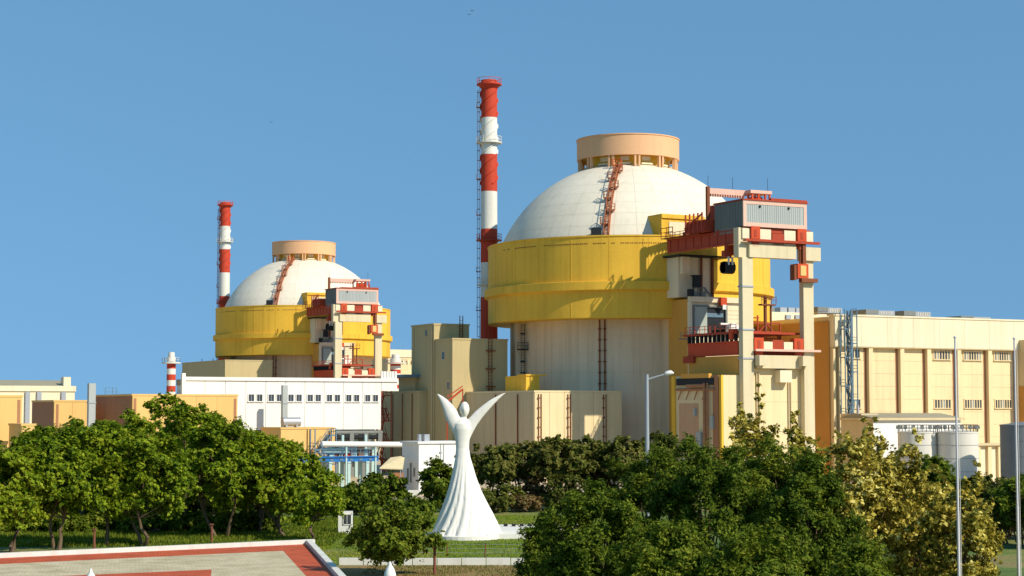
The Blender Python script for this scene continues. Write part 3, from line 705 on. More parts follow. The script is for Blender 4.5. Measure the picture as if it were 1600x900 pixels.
# red roof stair behind the statue head
p = Vector((X(708, 300), 300)); rs = thing('roof_stair', 'short sloping red stair behind the statue head', 'stair', p, 0)
m_ = MB()
for yy in (0, 1.2): m_.tube([(-1.0, yy, Z(628, 300)), (1.6, yy, Z(608, 300))], .2, 4); m_.tube([(-1.0, yy, Z(620, 300)), (1.6, yy, Z(603, 300))], .1, 4)
for i in range(9): t = i / 8; m_.box(-1.0 + 2.6 * t - .12, -1 + 2.6 * t + .12, 0, 1.2, Z(628, 300) + (Z(608, 300) - Z(628, 300)) * t, Z(628, 300) + (Z(608, 300) - Z(628, 300)) * t + .08)
m_.build('flight', 'red', rs)
m_ = MB().tube([(-1, .1, 0), (-1, .1, Z(628, 300))], .12, 4).tube([(1.6, .1, 0), (1.6, .1, Z(608, 300))], .12, 4).tube([(-1, 1.1, 0), (-1, 1.1, Z(628, 300))], .12, 4).tube([(1.6, 1.1, 0), (1.6, 1.1, Z(608, 300))], .12, 4); m_.build('stair_post', 'dark_red', rs)

# ================================================================== WHITE HALL (panel building)
PR = Vector((X(621, 322), 322)); L = along(PR, -A, 289); PL = PR - A * L
rW = thing('white_hall', 'long white panelled hall with paired windows below the farther dome', 'building', PL, PHI)
zt = Z(590, 312); zb = Z(671, 318)
seams = [289, 321, 353, 385, 416, 447, 477, 507, 537, 567, 596, 621]
aa = [along(PL, A, s_) for s_ in seams]
box_part('hall_core', 'white_paint', rW, .1, aa[10], .15, 4.5, zb, zt - 1.4)
for i in range(11):
    z0 = zb if i < 10 else Z(611, 322)
    p_ = box_part('wall_panel', 'white_paint', rW, aa[i] + .04, aa[i + 1] - .04, 0, .3, z0, zt - .6)
MB().box(-.2, aa[11] + .1, -.25, .5, zt - .6, zt).build('parapet', 'white_paint', rW)
box_part('roof', 'roof_grey', rW, 0, aa[11], .5, 4.6, zt - 1.4, zt - .4)
box_part('corner_post', 'white_paint', rW, -.5, .1, -.3, .5, 0, zt + .6)
zw = Z(622, 316)
for i in range(3, 11):
    cx = (aa[i] + aa[i + 1]) / 2 if i < 10 else aa[10] - 1.2
    if i == 10: continue
    cx = (aa[i] + aa[i + 1]) / 2 - .1
    for s_ in (-.75, .75):
        f = MB().box(cx + s_ - .6, cx + s_ - .48, -.14, 0, zw - .7, zw + .7).box(cx + s_ + .48, cx + s_ + .6, -.14, 0, zw - .7, zw + .7).box(cx + s_ - .48, cx + s_ + .48, -.14, 0, zw + .58, zw + .7).box(cx + s_ - .7, cx + s_ + .7, -.24, 0, zw - .74, zw - .58).build('window', 'white_paint', rW)
        MB().box(cx + s_ - .48, cx + s_ + .48, -.03, -.005, zw - .58, zw + .58).build('pane', 'dark_glass', f)
        MB().box(cx + s_ - .04, cx + s_ + .04, -.09, -.035, zw - .58, zw + .58).build('mullion', 'galvanised', f)
for i in range(12): MB().box(aa[10] * i / 11.5, aa[10] * i / 11.5 + .5, .5, 1.0, 0, zb).build('undercroft_column', 'pale_green', rW)
box_part('undercroft_wall', 'dark_cladding', rW, .2, aa[10] - .2, 4.2, 4.5, 0, zb)
for i in range(6): a_ = along(PL, A, 598 + i * 4.2); box_part('roof_post', 'white_paint', rW, a_ - .2, a_ + .2, 0.1, .4, zt, zt + 1.3)
for yy, r_, mm_ in ((676, .35, 'dark_cladding'), (683, .45, 'black_metal')):
    zz = Z(yy, 316); a0 = along(PL, A, 520); MB().tube([(a0, -.9, zz), (aa[10] - .2, -.9, zz)], r_, 8).build('header_pipe', mm_, rW)
for i in range(3):
    a0 = along(PL, A, 546 + 22 * i); MB().box(a0 - .4, a0 + .4, -1.4, -.4, Z(690, 316), Z(677, 316)).build('pipe_hanger', 'dark_cladding', rW)

# grey duct stack
P = Vector((X(446, 306), 306)); rK = thing('grey_stack', 'square grey steel stack in front of the white hall', 'stack', P, PHI)
box_part('duct', 'grey_cladding', rK, -.4, .5, 0, .8, 0, Z(602, 306)); 
for z in (8, 10.5, 13): box_part('flange', 'galvanised', rK, -.48, .58, -.08, .88, z, z + .12)
# orange switch building with stair
rO, wO, lO = block('orange_building', 'orange building with blue zigzag stair, low in front of the white hall', 'building', 440, 285, 523, None)
zO = Z(668, 285)
box_part('wall', 'orange_wall', rO, 0, wO, 0, 9, 0, zO - .25); MB().box(-.1, wO + .1, -.1, 9.1, zO - .25, zO).build('roof_edge', 'orange_wall', rO)
a0 = along(Vector(rO.location[:2]), A, 484); box_part('pilaster', 'orange_wall', rO, a0 - .3, a0 + .1, -.3, 0, 0, zO - .3); box_part('pilaster', 'orange_wall', rO, wO - .5, wO, -.3, 0, 0, zO - .3)
box_part('slot', 'brick_brown', rO, wO - 1.0, wO - .75, -.02, .1, 0, zO - .6)
p = Vector(rO.location[:2]) + A * (along(Vector(rO.location[:2]), A, 501)) - B * 2.4
zigzag('blue_staircase', 'blue grey zigzag steel staircase on the orange building', p, PHI, 1.8, 1.0, 3, 2.3, 'steel_blue')
P = Vector((X(443, 287), 289)); rT = thing('horizontal_tank', 'short horizontal steel drum on the roof of the orange building', 'tank', (P.x, P.y, zO), PHI)
MB().tube([(0, 1, .85), (3.0, 1, .85)], .75, 16).build('shell', 'galvanised', rT); 
for q_ in (.4, 2.2): box_part('cradle', 'galvanised', rT, q_, q_ + .3, .4, 1.6, 0, .5)

# other orange blocks at left
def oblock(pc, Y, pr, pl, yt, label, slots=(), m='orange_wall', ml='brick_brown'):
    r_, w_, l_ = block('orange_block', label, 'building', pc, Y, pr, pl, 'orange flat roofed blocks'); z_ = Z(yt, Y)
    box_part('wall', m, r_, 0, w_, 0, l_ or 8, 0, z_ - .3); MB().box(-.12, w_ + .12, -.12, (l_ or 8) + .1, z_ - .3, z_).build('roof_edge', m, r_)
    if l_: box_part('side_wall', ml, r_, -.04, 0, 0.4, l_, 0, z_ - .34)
    n_ = max(2, int(w_ / 3.2))
    for i in range(n_): box_part('wall_panel', m, r_, w_ / n_ * i + .02, w_ / n_ * (i + 1) - .02, -.05, 0, 0, z_ - .33)
    for s_ in slots:
        a_ = along(Vector(r_.location[:2]), A, s_); box_part('slot', 'brick_brown', r_, a_ - .22, a_ + .22, -.08, 0, 0, z_ - .7)
    return r_, w_
oblock(208, 290, 372, 150, 615.5, 'wide orange block half hidden by the tallest left tree', (212, 368))
oblock(86, 300, 143, 52, 625, 'orange block with brown side wall behind the trees at left', (91,))
oblock(-60, 262, 36, None, 617, 'orange block at the left edge of the view', (31,))
oblock(36, 255, 58, None, 662, 'low orange lean-to beside the leftmost orange block', ())
P = Vector((X(145, 285), 285)); rk = thing('grey_stack', 'square grey stack rising between orange blocks at left', 'stack', P, PHI)
box_part('duct', 'grey_cladding', rk, -.5, .6, 0, 1, 0, Z(599, 285)); box_part('flange', 'galvanised', rk, -.58, .68, -.08, 1.08, 13, 13.15)
P = Vector((X(174, 296), 296)); rf = thing('roof_rack', 'small blue steel frame on the brown roof at left', 'frame', (P.x, P.y, Z(618, 296)), PHI)
m_ = MB()
for a_ in (-.9, .3, 1.0): m_.tube([(a_, 0, 0), (a_, 0, 1.3)], .06, 4)
for z in (.6, 1.25): m_.tube([(-.9, 0, z), (1, 0, z)], .06, 4)
m_.build('frame', 'steel_blue', rf)
# far left shed
P = Vector((X(118, 400), 400)); Ls = along(P, -A, -60); PS = P - A * Ls
rS = thing('far_shed', 'cream shed with grey roof and white fascia far at left', 'building', PS, PHI)
zf = Z(607, 395)
box_part('wall', 'cream_light', rS, 0, Ls, 0, 16, 0, zf - .6); MB().box(-.2, Ls + .2, -.3, .4, zf - .6, zf + .6).build('fascia', 'cream_light', rS)
MB().extr([(.4, zf + .6), (10, zf + 2.0), (16, zf + .6)], 0, Ls - .5).build('roof', 'roof_grey', rS)
for px in (44, 62, 100): a_ = along(PS, A, px); box_part('column', 'galvanised', rS, a_ - .5, a_ + .5, -.5, 0, 0, zf - .7)
box_part('roof_vent', 'cream_light', rS, Ls - 2.4, Ls - .8, .5, 3, zf + .6, zf + 2.6)
# olive annex of the farther unit
rV, wV, lV = block('olive_building', 'dark olive flat building left behind the white hall', 'building', 352, 500, 380, 285)
box_part('wall', 'olive_buff', rV, 0, 14, 0, lV, 0, Z(562, 490)); MB().box(-.1, 14.1, -.1, lV, Z(562, 490), Z(562, 490) + .3).build('roof_edge', 'olive_buff', rV)
m_ = MB()
for b0 in (2, 12, 22): m_.tube([(0.5, b0, Z(562, 490)), (.5, b0, Z(556, 490))], .12, 4)
m_.build('roof_lamp', 'black_metal', rV)
# cream building right of farther unit
rX, wX, lX = block('cream_building', 'cream flat building between the farther reactor and the olive tower', 'building', 606, 585, 680, 570)
box_part('wall', 'cream', rX, 0, wX, 0, 20, 0, Z(558, 585)); MB().box(-.2, wX + .2, -.3, 20, Z(558, 585), Z(546, 585)).build('parapet', 'cream_light', rX)
for i in range(5): box_part('roof_post', 'cream_light', rX, 2 + i * 1.6, 2.5 + i * 1.6, -.6, -.3, Z(567, 585), Z(562, 585))

# ================================================================== PIPE RACK, SMALL WHITE HUT, AWNING
P = Vector((X(440, 268), 268)); wr = along(P, A, 592); rP = thing('pipe_rack', 'blue pipe rack on pale green legs behind the shrubs', 'pipe rack', P, PHI)
z1 = Z(716, 268); z0 = Z(726, 268)
MB().box(0, wr, 0, .4, z0 + .3, z1).box(0, wr, 2.6, 3.0, z0 + .3, z1).box(0, wr, -.2, 3.2, z1, z1 + .15).build('blue_girder', 'blue_paint', rP)
m_ = MB()
for i in range(10): m_.box(wr * i / 10, wr * i / 10 + .5, -.08, 0, z0 + .45, z1 - .2)
m_.build('girder_cleat', 'steel_blue', rP)
for i in range(5):
    a_ = wr * (i + .55) / 5.2
    for b_ in (0, 2.6): box_part('leg', 'pale_green', rP, a_, a_ + .45, b_, b_ + .45, 0, z0 + .3)
    box_part('cross_beam', 'pale_green', rP, a_ - .05, a_ + .5, -.1, 3.1, z0 + .1, z0 + .31)
m_ = MB(); m_.rail([(wr * .35, 0, z1 + .15), (wr, 0, z1 + .15)], 1.1, 1.5, .05); m_.build('rack_railing', 'steel_blue', rP)
rr = random.Random(9)
cols = ['pale_green', 'rust', 'cream_light', 'red', 'galvanised', 'pale_green', 'brick_brown']
for i in range(9):
    a_ = wr * (.52 + i * .05); box_part('valve_box', cols[i % 7], rP, a_, a_ + rr.uniform(.5, 1.2), 1.0, 2.0, z1 + .15, z1 + rr.uniform(.9, 2.6))
MB().tube([(wr * .45, 1.2, z1 + 1.0), (wr * .72, 1.2, z1 + 1.0)], .55, 12).build('rack_vessel', 'pale_green', rP)
for a_ in (wr * .66, wr * .9): box_part('tall_post', 'pale_green', rP, a_, a_ + .35, 1.5, 1.85, z1, Z(680, 272))
P = Vector((X(523, 272), 272)); wq = along(P, A, 630)
rq = thing('overhead_pipe', 'white overhead pipe running to the small white hut', 'pipe', P, PHI)
MB().tube([(-2, 0, Z(693, 275)), (wq, 0, Z(695, 275))], .42, 10).build('pipe', 'white_paint', rq)
for a_ in (2, wq * .6): box_part('pipe_post', 'pale_green', rq, a_ - .12, a_ + .12, -.12, .12, 0, Z(695, 275) - .3)
rh, wh, lh = block('white_hut', 'small white flat roofed hut just left of the statue', 'hut', 655, 255, 730, 629)
zh = Z(690, 255)
box_part('wall', 'white_paint', rh, 0, wh, 0, lh, 0, zh - .3); MB().box(-.25, wh + .2, -.25, lh + .2, zh - .3, zh).build('roof_slab', 'white_paint', rh)
for b_, z_a, z_b in ((1.2, 2.5, 3.7), (2.4, 1.6, 4.4), (3.4, 2.0, 3.6)): box_part('vent', 'dark_cladding', rh, -.06, 0, b_, b_ + .5, z_a, z_b)
MB().tube([(1.0, 2, zh), (1.0, 2, zh + 1.0)], .3, 8).box(1.6, 2.4, 1.5, 2.5, zh, zh + 1.0).build('roof_fan', 'galvanised', rh)
joints_v(rh, (3.4,), 0, 0, zh - .4, 'galvanised', 'conduit', .05)
P = Vector((X(594, 252), 252)); ra = thing('awning', 'cream sloping awning roof beside the small white hut', 'awning', P, 0)
wv = X(630, 252) - X(594, 252)
m_ = MB(); za, zb_ = Z(731, 252), Z(713, 252); m_.v = [(0, 0, za), (wv, 0, za - .1), (wv, 5, zb_), (1.2, 5, zb_ - .3), (0, 0, za - .15), (wv, 0, za - .25), (wv, 5, zb_ - .15), (1.2, 5, zb_ - .45)]
for q in ((0, 1, 2, 3), (4, 7, 6, 5), (0, 4, 5, 1), (1, 5, 6, 2), (2, 6, 7, 3), (3, 7, 4, 0)): m_.quad(q)
m_.build('roof_sheet', 'cream', ra)
for xx in (.15, 1.6, 2.9): box_part('post', 'galvanised', ra, xx, xx + .12, .1, .22, 0, za - .2)
box_part('back_panel', 'brick_brown', ra, 1.4, wv - .1, 3.5, 3.7, 0, za - .8)
box_part('plinth', 'kerb_white', ra, .4, wv + 2.5, -1, -.5, 0, .8)

# ================================================================== TURBINE HALL
PT = Vector((X(1298, 320), 320)); rT = thing('turbine_hall', 'huge cream turbine hall with white upper band at the right', 'turbine hall', PT, PHI)
zr = Z(491, 320); zc = Z(541, 320); wT = 85.0
box_part('core', 'cream', rT, 0.05, wT, .4, 40, 0, zr - .4)
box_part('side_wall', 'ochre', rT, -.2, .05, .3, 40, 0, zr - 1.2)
edges = [1298, 1356, 1405, 1447, 1494, 1542, 1588, 1632, 1674, 1714]
ea = [along(PT, A, e) for e in edges]
step = 5.9
for i in range(len(ea) - 1):
    for q_ in range(10): box_part('bay_panel', 'cream', rT, ea[i] + .05, ea[i + 1] - .05, -.012 * ((i * 3 + q_) % 3), .4, (zc - .15) * q_ / 10 + .015, (zc - .15) * (q_ + 1) / 10 - .015)
    p_ = box_part('pilaster', 'cream', rT, ea[i + 1] - .45, ea[i + 1] + .45, -.85, 0, 0, zc - .15)
    box_part('pilaster_shade', 'brick_brown', rT, ea[i + 1] - 1.0, ea[i + 1] - .46, -.05, 0, 0, zc - .15)  # brown strip paints the pilaster's shaded left side and shadow onto the wall
nb = 14
for i in range(nb):
    a0, a1 = wT * i / nb, wT * (i + 1) / nb
    box_part('band_panel', 'cream_light', rT, a0 + .02, a1 - .02, -1.1, .4, zc, zr - .3)
MB().box(-.2, wT, -1.25, .6, zr - .3, zr).build('parapet', 'cream_light', rT)
MB().box(-.1, wT, -1.0, .4, zc - .15, zc).build('soffit', 'cream', rT)
def winrow(a0, a1, n_, zz):
    hgt = .75
    w_ = (a1 - a0) / n_; fr = MB().box(a0 - .2, a1 + .1, -.2, -.03, zz + hgt, zz + hgt + .14).box(a0 - .25, a1 + .15, -.3, -.03, zz - hgt - .16, zz - hgt)
    for i in range(n_):
        fr.box(a0 + w_ * i + w_ * .7, a0 + w_ * (i + 1), -.16, -.03, zz - hgt, zz + hgt)
    strip = fr.box(a0 - .2, a0, -.16, -.03, zz - hgt, zz + hgt).build('window_strip', 'cream', rT)
    for i in range(n_):
        q_ = (i * 7 + int(zz)) % 5
        MB().box(a0 + w_ * i, a0 + w_ * i + w_ * .7, -.07, -.04, zz - hgt, zz + hgt).build('pane', 'grey_cladding' if q_ == 4 else 'dark_glass' if q_ != 2 else 'dark_cladding', strip)
for i, lo, up in ((0, 5, 5), (3, 6, 6), (4, 7, 7), (5, 7, 7), (6, 7, 7)):
    a0 = ea[i] + (1.8 if i else 3.4); a1 = ea[i + 1] - (1.5 if i else 1.8)
    winrow(a0, a1, up, zc - 1.25); winrow(a0, a1, lo, Z(632, 338) + .1)
# end bay at right edge
box_part('end_bay', 'buff', rT, along(PT, A, 1586), along(PT, A, 1640), -3.0, -.05, 0, Z(533, 345))
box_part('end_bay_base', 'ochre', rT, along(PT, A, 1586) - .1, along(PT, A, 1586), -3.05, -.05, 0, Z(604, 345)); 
# white building further back
rq2, wq2, lq2 = block('white_roof_building', 'pale building with roof plant seen between gantry columns', 'building', 1203, 370, 1310, 1180)
box_part('wall', 'cream_light', rq2, 0, wq2, 0, 12, 0, Z(487, 370)); 
for a_ in (.3, 3.5, 5.6, 7.6): box_part('roof_unit', 'dark_cladding' if a_ < 1 else 'galvanised', rq2, a_, a_ + 1.7, 1, 3, Z(487, 370), Z(479, 370))
for a_ in (1, 3.4): box_part('wall_box', 'galvanised', rq2, a_ + 3, a_ + 4.2, -.4, 0, Z(498, 370), Z(491, 370))
# rooftop units
def roof_unit(pa, pb, yt, bdepth, label):
    a_ = along(PT, A, pa); w_ = along(PT, A, pb) - a_; p = PT + A * a_ + B * bdepth
    r_ = thing('roof_unit', label, 'roof unit', (p.x, p.y, zr), PHI, 'air handling units on the turbine hall roof')
    h_ = Z(yt, p.y) - zr + .2
    box_part('housing', 'galvanised', r_, 0, w_, 0, 4, .3, h_); box_part('intake', 'dark_cladding', r_, -.12, w_ * .42, -.12, 4.1, .5, h_ + .1)
    for i in range(5): box_part('louvre', 'cream_light', r_, w_ * .5 + i * w_ * .09, w_ * .5 + i * w_ * .09 + .12, -.08, 0, .5, h_ - .2)
    m_ = MB().box(.2, .5, .2, 3.8, 0, .3).box(w_ - .5, w_ - .2, .2, 3.8, 0, .3); m_.build('foot', 'galvanised', r_)
roof_unit(1284, 1322, 482, 1.0, 'roof unit above the blue stair tower')
roof_unit(1368, 1413, 486, 2.5, 'second roof unit from the left along the hall parapet')
roof_unit(1436, 1478, 488, 4.0, 'third roof unit from the left along the hall parapet')
roof_unit(1526, 1572, 496, 4.0, 'rightmost roof unit on the hall parapet')
# blue stair tower at the corner
p = PT + A * along(PT, A, 1311) - B * 3.4
zigzag('blue_stair_tower', 'tall blue grey zigzag stair tower at the corner of the turbine hall', p, PHI, .9, 1.0, 11, (zr - 1.2) / 11, 'steel_blue', depth=.7)
stw = [o for o in COL.objects if o.name.startswith('blue_stair_tower')][0]
for y_ in (.1, 1.1): MB().tube([(.15, y_, 0), (.15, y_, zr + .6)], .2, 8).build('mast', 'steel_blue', stw)
# corner pilasters
for a_ in (.1, 1.2): box_part('corner_pilaster', 'cream', rT, a_, a_ + .55, -.6, 0, 0, zc - .2)
# low white annex in front
rL, wL, lL = block('low_white_building', 'low white flat roofed building behind the cylindrical tanks', 'building', 1363, 300, 1499, 1313)
zl = Z(654, 300)
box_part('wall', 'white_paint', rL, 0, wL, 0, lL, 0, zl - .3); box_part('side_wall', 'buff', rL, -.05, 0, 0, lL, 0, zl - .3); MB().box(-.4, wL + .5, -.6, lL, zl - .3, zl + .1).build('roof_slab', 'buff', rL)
MB().extr([(-.4, zl + .1), (lL * .6, zl + .9), (lL, zl + .1)], -.2, wL).build('roof', 'roof_grey', rL)
box_part('stair_hut', 'buff', rL, -.12, 3.5, lL * .35, lL, zl, zl + .8)
MB().tube([(.2, lL * .5, zl), (.2, lL * .5, zl + 2.2)], .25, 6).build('roof_pipe', 'galvanised', rL)
def tank(pc, Y, rad, yt, m, label, rails=True):
    r_ = thing('storage_tank', label, 'tank', (X(pc, Y), Y, 0), 0, 'cylindrical tanks by the turbine hall'); zt_ = Z(yt, Y - rad)
    for i in range(4): MB().lathe([(rad, zt_ * i / 4 + .01), (rad, zt_ * (i + 1) / 4 - .01)], 48).build('shell_course', m, r_)
    MB().lathe([(rad + .06, zt_ - .2), (rad + .06, zt_), (.01, zt_ + .5)], 48).build('tank_roof', m, r_)
    for i in range(1, 4): MB().lathe([(rad, zt_ * i / 4 - .05), (rad + .04, zt_ * i / 4 - .04), (rad + .04, zt_ * i / 4 + .04), (rad, zt_ * i / 4 + .05)], 48).build('shell_seam', 'galvanised' if m != 'tank_grey' else m, r_)
    if rails:
        m_ = MB(); pts = [((rad - .05) * math.sin(2 * math.pi * k / 28), -(rad - .05) * math.cos(2 * math.pi * k / 28), zt_) for k in range(29)]
        m_.rail(pts, 1.1, 1.2, .05); m_.build('tank_railing', 'black_metal', r_)
        for k in range(0, 28, 2): p_ = pts[k]; box_part('railing_panel', 'dark_cladding', r_, p_[0] - .3, p_[0] + .3, p_[1] - .05, p_[1] + .05, zt_ + .45, zt_ + 1.0)
tank(1432, 292, 3.2, 675, 'tank_white', 'left of two white cylindrical tanks with railed tops')
tank(1494, 290, 3.25, 675, 'tank_white', 'right of two white cylindrical tanks with railed tops')
tank(1594, 280, 3.3, 664, 'tank_grey', 'dark grey cylindrical tank at the right edge', False)
P = Vector((X(1524, 300), 300)); rg = thing('portal_frame', 'cream portal frame between white tanks and dark grey tank', 'portal', P, PHI); wp_ = along(P, A, 1562)
zp = Z(696, 302)
for a_ in (0, wp_ * .45, wp_ - .7): box_part('post', 'cream', rg, a_, a_ + .75, 0, .8, 0, zp)
box_part('lintel', 'buff', rg, -.3, wp_ + .2, -.3, 1.2, zp, zp + .4)
box_part('infill', 'cream_light', rg, .2, wp_ - .2, .5, .75, 0, zp)

# ================================================================== STATUE
def statue():
    Y = 170.0; s = F / Y
    root = thing('statue', 'tall white statue of a robed figure with raised wing arms on the lawn', 'statue', (X(727, Y), Y, 0))
    zz = lambda y: Z(y, Y) - .0
    xx = lambda px: (px - 727) / s
    bm = MB()
    # robe and torso: (y, left px, right px)
    prof = [(842, 672, 790), (835, 674, 788), (828, 676, 784), (815, 682, 778), (800, 688, 770), (780, 695.5, 759.5), (760, 701, 750.5), (745, 705, 744.5), (730, 708.5, 740), (715, 711.5, 735.5), (700, 712.8, 733.2), (690, 712, 733.6), (680, 710.5, 735), (670, 708.5, 737), (662, 708.5, 736), (656, 713, 731), (652, 720, 729), (648, 721.5, 728.5)]
    n = 160; o = 0
    for i, (y, l_, r_) in enumerate(prof):
        cx = xx((l_ + r_) / 2); hw = (r_ - l_) / 2 / s; z = zz(y) if y < 842 else -.05
        fold = max(0., min(1., (y - 695) / 60)) 
        for j in range(n):
            t = 2 * math.pi * j / n
            tw = t + .006 * (y - 700)
            rip = 1 - fold * .10 * (1 - abs(math.sin(8.0 * tw + .9 * math.sin(2 * t))) ** .6) - fold * .05 * (1 - abs(math.sin(5.5 * tw + 1.3))) ** 2
            dep = hw * (.72 if y < 700 else .72 + .2 * fold)
            bm.v.append((cx + hw * math.sin(t) * rip, -dep * math.cos(t) * rip, z))
    for i in range(len(prof) - 1):
        for j in range(n): bm.quad((i * n + j, i * n + (j + 1) % n, (i + 1) * n + (j + 1) % n, (i + 1) * n + j), True)
    bm.quad([j for j in range(n)][::-1]); bm.quad([(len(prof) - 1) * n + j for j in range(n)], True)
    # wing arms: loft (centre px, centre y, half width px, direction of width)
    def wing(st, k_depth):
        o = len(bm.v); m = 20
        for i, (px, py, hw, ang) in enumerate(st):
            c = Vector((xx(px), 0, zz(py))); w = Vector((math.cos(R(ang)), 0, math.sin(R(ang)))) * (hw / s); d = Vector((0, 1, 0)) * max(.06, hw / s * k_depth)
            for j in range(m):
                t = 2 * math.pi * j / m; bm.v.append(tuple(c + w * math.cos(t) + d * math.sin(t)))
        for i in range(len(st) - 1):
            for j in range(m): bm.quad((o + i * m + j, o + i * m + (j + 1) % m, o + (i + 1) * m + (j + 1) % m, o + (i + 1) * m + j), True)
        bm.quad([o + j for j in range(m)]); bm.quad([o + (len(st) - 1) * m + j for j in range(m)])
    wing([(721, 684, 9, 10), (716, 670, 10.5, 18), (711, 659, 11.5, 25), (705.5, 648, 11.0, 30), (700, 637, 8.5, 33), (694.5, 628, 6.0, 35), (689, 621, 3.4, 38), (685, 617, 1.6, 42), (683, 615.5, .7, 45)], .55)
    wing([(726, 684, 8.5, -15), (732, 670, 9.0, -30), (739, 659, 8.3, -40), (748, 648, 7.4, -46), (758, 638, 6.2, -50), (768, 629, 4.8, -52), (777, 622, 3.2, -55), (785, 616.5, 1.5, -58), (790, 614, .7, -60)], .5)
    # neck and head
    def ball(px, py, rx, ry, rz, k=18):
        o = len(bm.v)
        for a_ in range(k + 1):
            la = -math.pi / 2 + math.pi * a_ / k
            for b_ in range(k * 2):
                t = math.pi * b_ / k; w = math.cos(la)
                tap = 1 - .16 * max(0, -math.sin(la))
                y_ = -math.cos(t) * w * ry * tap
                if y_ < 0: y_ *= 1 + .12 * math.exp(-((t if t < math.pi else 2 * math.pi - t) / .25) ** 2) * math.exp(-(la / .5) ** 2)
                bm.v.append((xx(px) + math.sin(t) * w * rx * tap, y_, zz(py) + math.sin(la) * rz))
        for a_ in range(k):
            for b_ in range(k * 2): bm.quad((o + a_ * 2 * k + b_, o + a_ * 2 * k + (b_ + 1) % (2 * k), o + (a_ + 1) * 2 * k + (b_ + 1) % (2 * k), o + (a_ + 1) * 2 * k + b_), True)
    ball(726, 640, .47, .52, .76)
    bd = bm.build('figure', 'statue_white', root)
    md = bd.modifiers.new('r', 'REMESH'); md.mode = 'VOXEL'; md.voxel_size = .06; md.use_smooth_shade = True
    sm = bd.modifiers.new('s', 'SMOOTH'); sm.factor = .5; sm.iterations = 3
    # pedestal and train
    rr = random.Random(3)
    pts = []
    for k in range(40):
        t = 2 * math.pi * k / 40; rx = 3.95 + .1 * math.sin(5 * t); pts.append((.1 + rx * math.sin(t), -(4.6 if math.cos(t) > 0 else 3.5) * math.cos(t) + .2))
    MB().prism(pts, 0, .34).build('pedestal', 'statue_white', root)
    MB().prism([(2.2, -2.6), (5.8, -2.4), (6.25, -2.0), (6.7, 11.0), (6.3, 11.6), (2.0, 11.6)], 0, .46).build('side_plinth', 'statue_white', root)
    for i in range(4): box_part('floodlight', 'black_metal', root, 3.6 + i * .8, 4.0 + i * .8, 8.6, 9.0, .46, .7)
    return root
statue()

# ================================================================== LAWN FURNITURE
def info_box(px, Y, w, h, label, frame=False):
    r_ = thing('sign_box', label, 'sign', (X(px, Y), Y, 0))
    if not frame:
        box_part('cabinet', 'white_paint', r_, -w / 2, w / 2, 0, .7, 0, h)
        box_part('screen', 'dark_glass', r_, -w * .12, w * .42, -.03, .02, h * .42, h * .85)
        MB().box(-w * .17, -w * .12, -.06, 0, h * .38, h * .9).box(w * .42, w * .47, -.06, 0, h * .38, h * .9).box(-w * .17, w * .47, -.06, 0, h * .85, h * .9).box(-w * .17, w * .47, -.06, 0, h * .38, h * .42).box(w * .12, w * .15, -.05, -.02, h * .42, h * .85).build('screen_frame', 'white_paint', r_)
    else:
        box_part('board', 'dark_cladding', r_, -w / 2 + .2, w / 2 - .2, .02, .1, h * .2, h - .2)
        MB().box(-w / 2, -w / 2 + .2, 0, .15, 0, h).box(w / 2 - .2, w / 2, 0, .15, 0, h).box(-w / 2, w / 2, -.01, .16, h - .2, h).box(-w / 2 + .2, w / 2 - .2, 0, .15, h * .12, h * .2).build('board_frame', 'white_paint', r_)
info_box(541, 175, 1.35, 2.15, 'white cabinet with dark window standing on the lawn')
info_box(886, 178, 2.3, 1.5, 'white framed dark board half hidden by the front trees', True)

def street_lamp():
    Y = 150; r_ = thing('street_lamp', 'tall grey street lamp with one arm in front of the drum', 'street lamp', (X(1010.5, Y), Y, 0))
    zt_ = Z(585, Y)
    MB().tube([(0, 0, 0), (0, 0, zt_)], [.22, .15], 12).build('pole', 'galvanised', r_)
    MB().tube([(0, 0, zt_ - .45), (.6, 0, zt_ - .25), (1.75, 0, zt_ + .08)], [.09, .08, .07], 8).build('arm', 'galvanised', r_)
    MB().tube([(1.5, 0, zt_ + .02), (1.65, 0, zt_ + .08), (2.0, 0, zt_ + .16), (2.25, 0, zt_ + .1)], [.1, .2, .2, .06], 10).build('lamp_head', 'white_paint', r_)
    box_part('junction_box', 'galvanised', r_, -.3, .3, -.3, -.1, 1, 1.8)
street_lamp()
for px, Y, yt, lab in ((1486.5, 100, 528, 'left of two slim white flagpoles in front of the golden trees'), (1579, 104, 530, 'right of two slim white flagpoles near the right edge')):
    r_ = thing('flagpole', lab, 'flagpole', (X(px + 6, Y), Y, 0), 0, 'flagpoles'); zt_ = Z(yt, Y)
    MB().tube([(0, 0, 0), (0, 0, zt_ * .4)], [.10, .085], 12).build('lower_pole', 'flag_pole', r_); MB().tube([(0, 0, zt_ * .4), (0, 0, zt_)], [.07, .05], 12).build('upper_pole', 'flag_pole', r_)
    MB().lathe([(.01, zt_ + .12), (.09, zt_ + .06), (.09, zt_), (.01, zt_ - .02)], 10).build('finial', 'flag_pole', r_)
    MB().tube([(.14, -.05, 1), (.12, -.05, zt_ - .2)], .015, 4).build('halyard', 'white_paint', r_)
for px, yt, Y, lab in ((611, 877, 75, 'white pointed garden lamp at the bottom centre'), (147.5, 888, 80, 'white pointed garden lamp at the bottom left')):
    r_ = thing('garden_lamp', lab, 'garden lamp', (X(px, Y), Y, 0), 0, 'white garden lamps'); zt_ = Z(yt, Y)
    MB().lathe([(.01, zt_), (.05, zt_ - .05), (.07, zt_ - .14), (.17, zt_ - .3), (.24, zt_ - .5), (.26, zt_ - .75), (.2, zt_ - .85), (.1, zt_ - .86)], 20).build('lamp_shade', 'white_paint', r_)
    MB().tube([(0, 0, 0), (0, 0, zt_ - .85)], .08, 10).build('post', 'white_paint', r_)
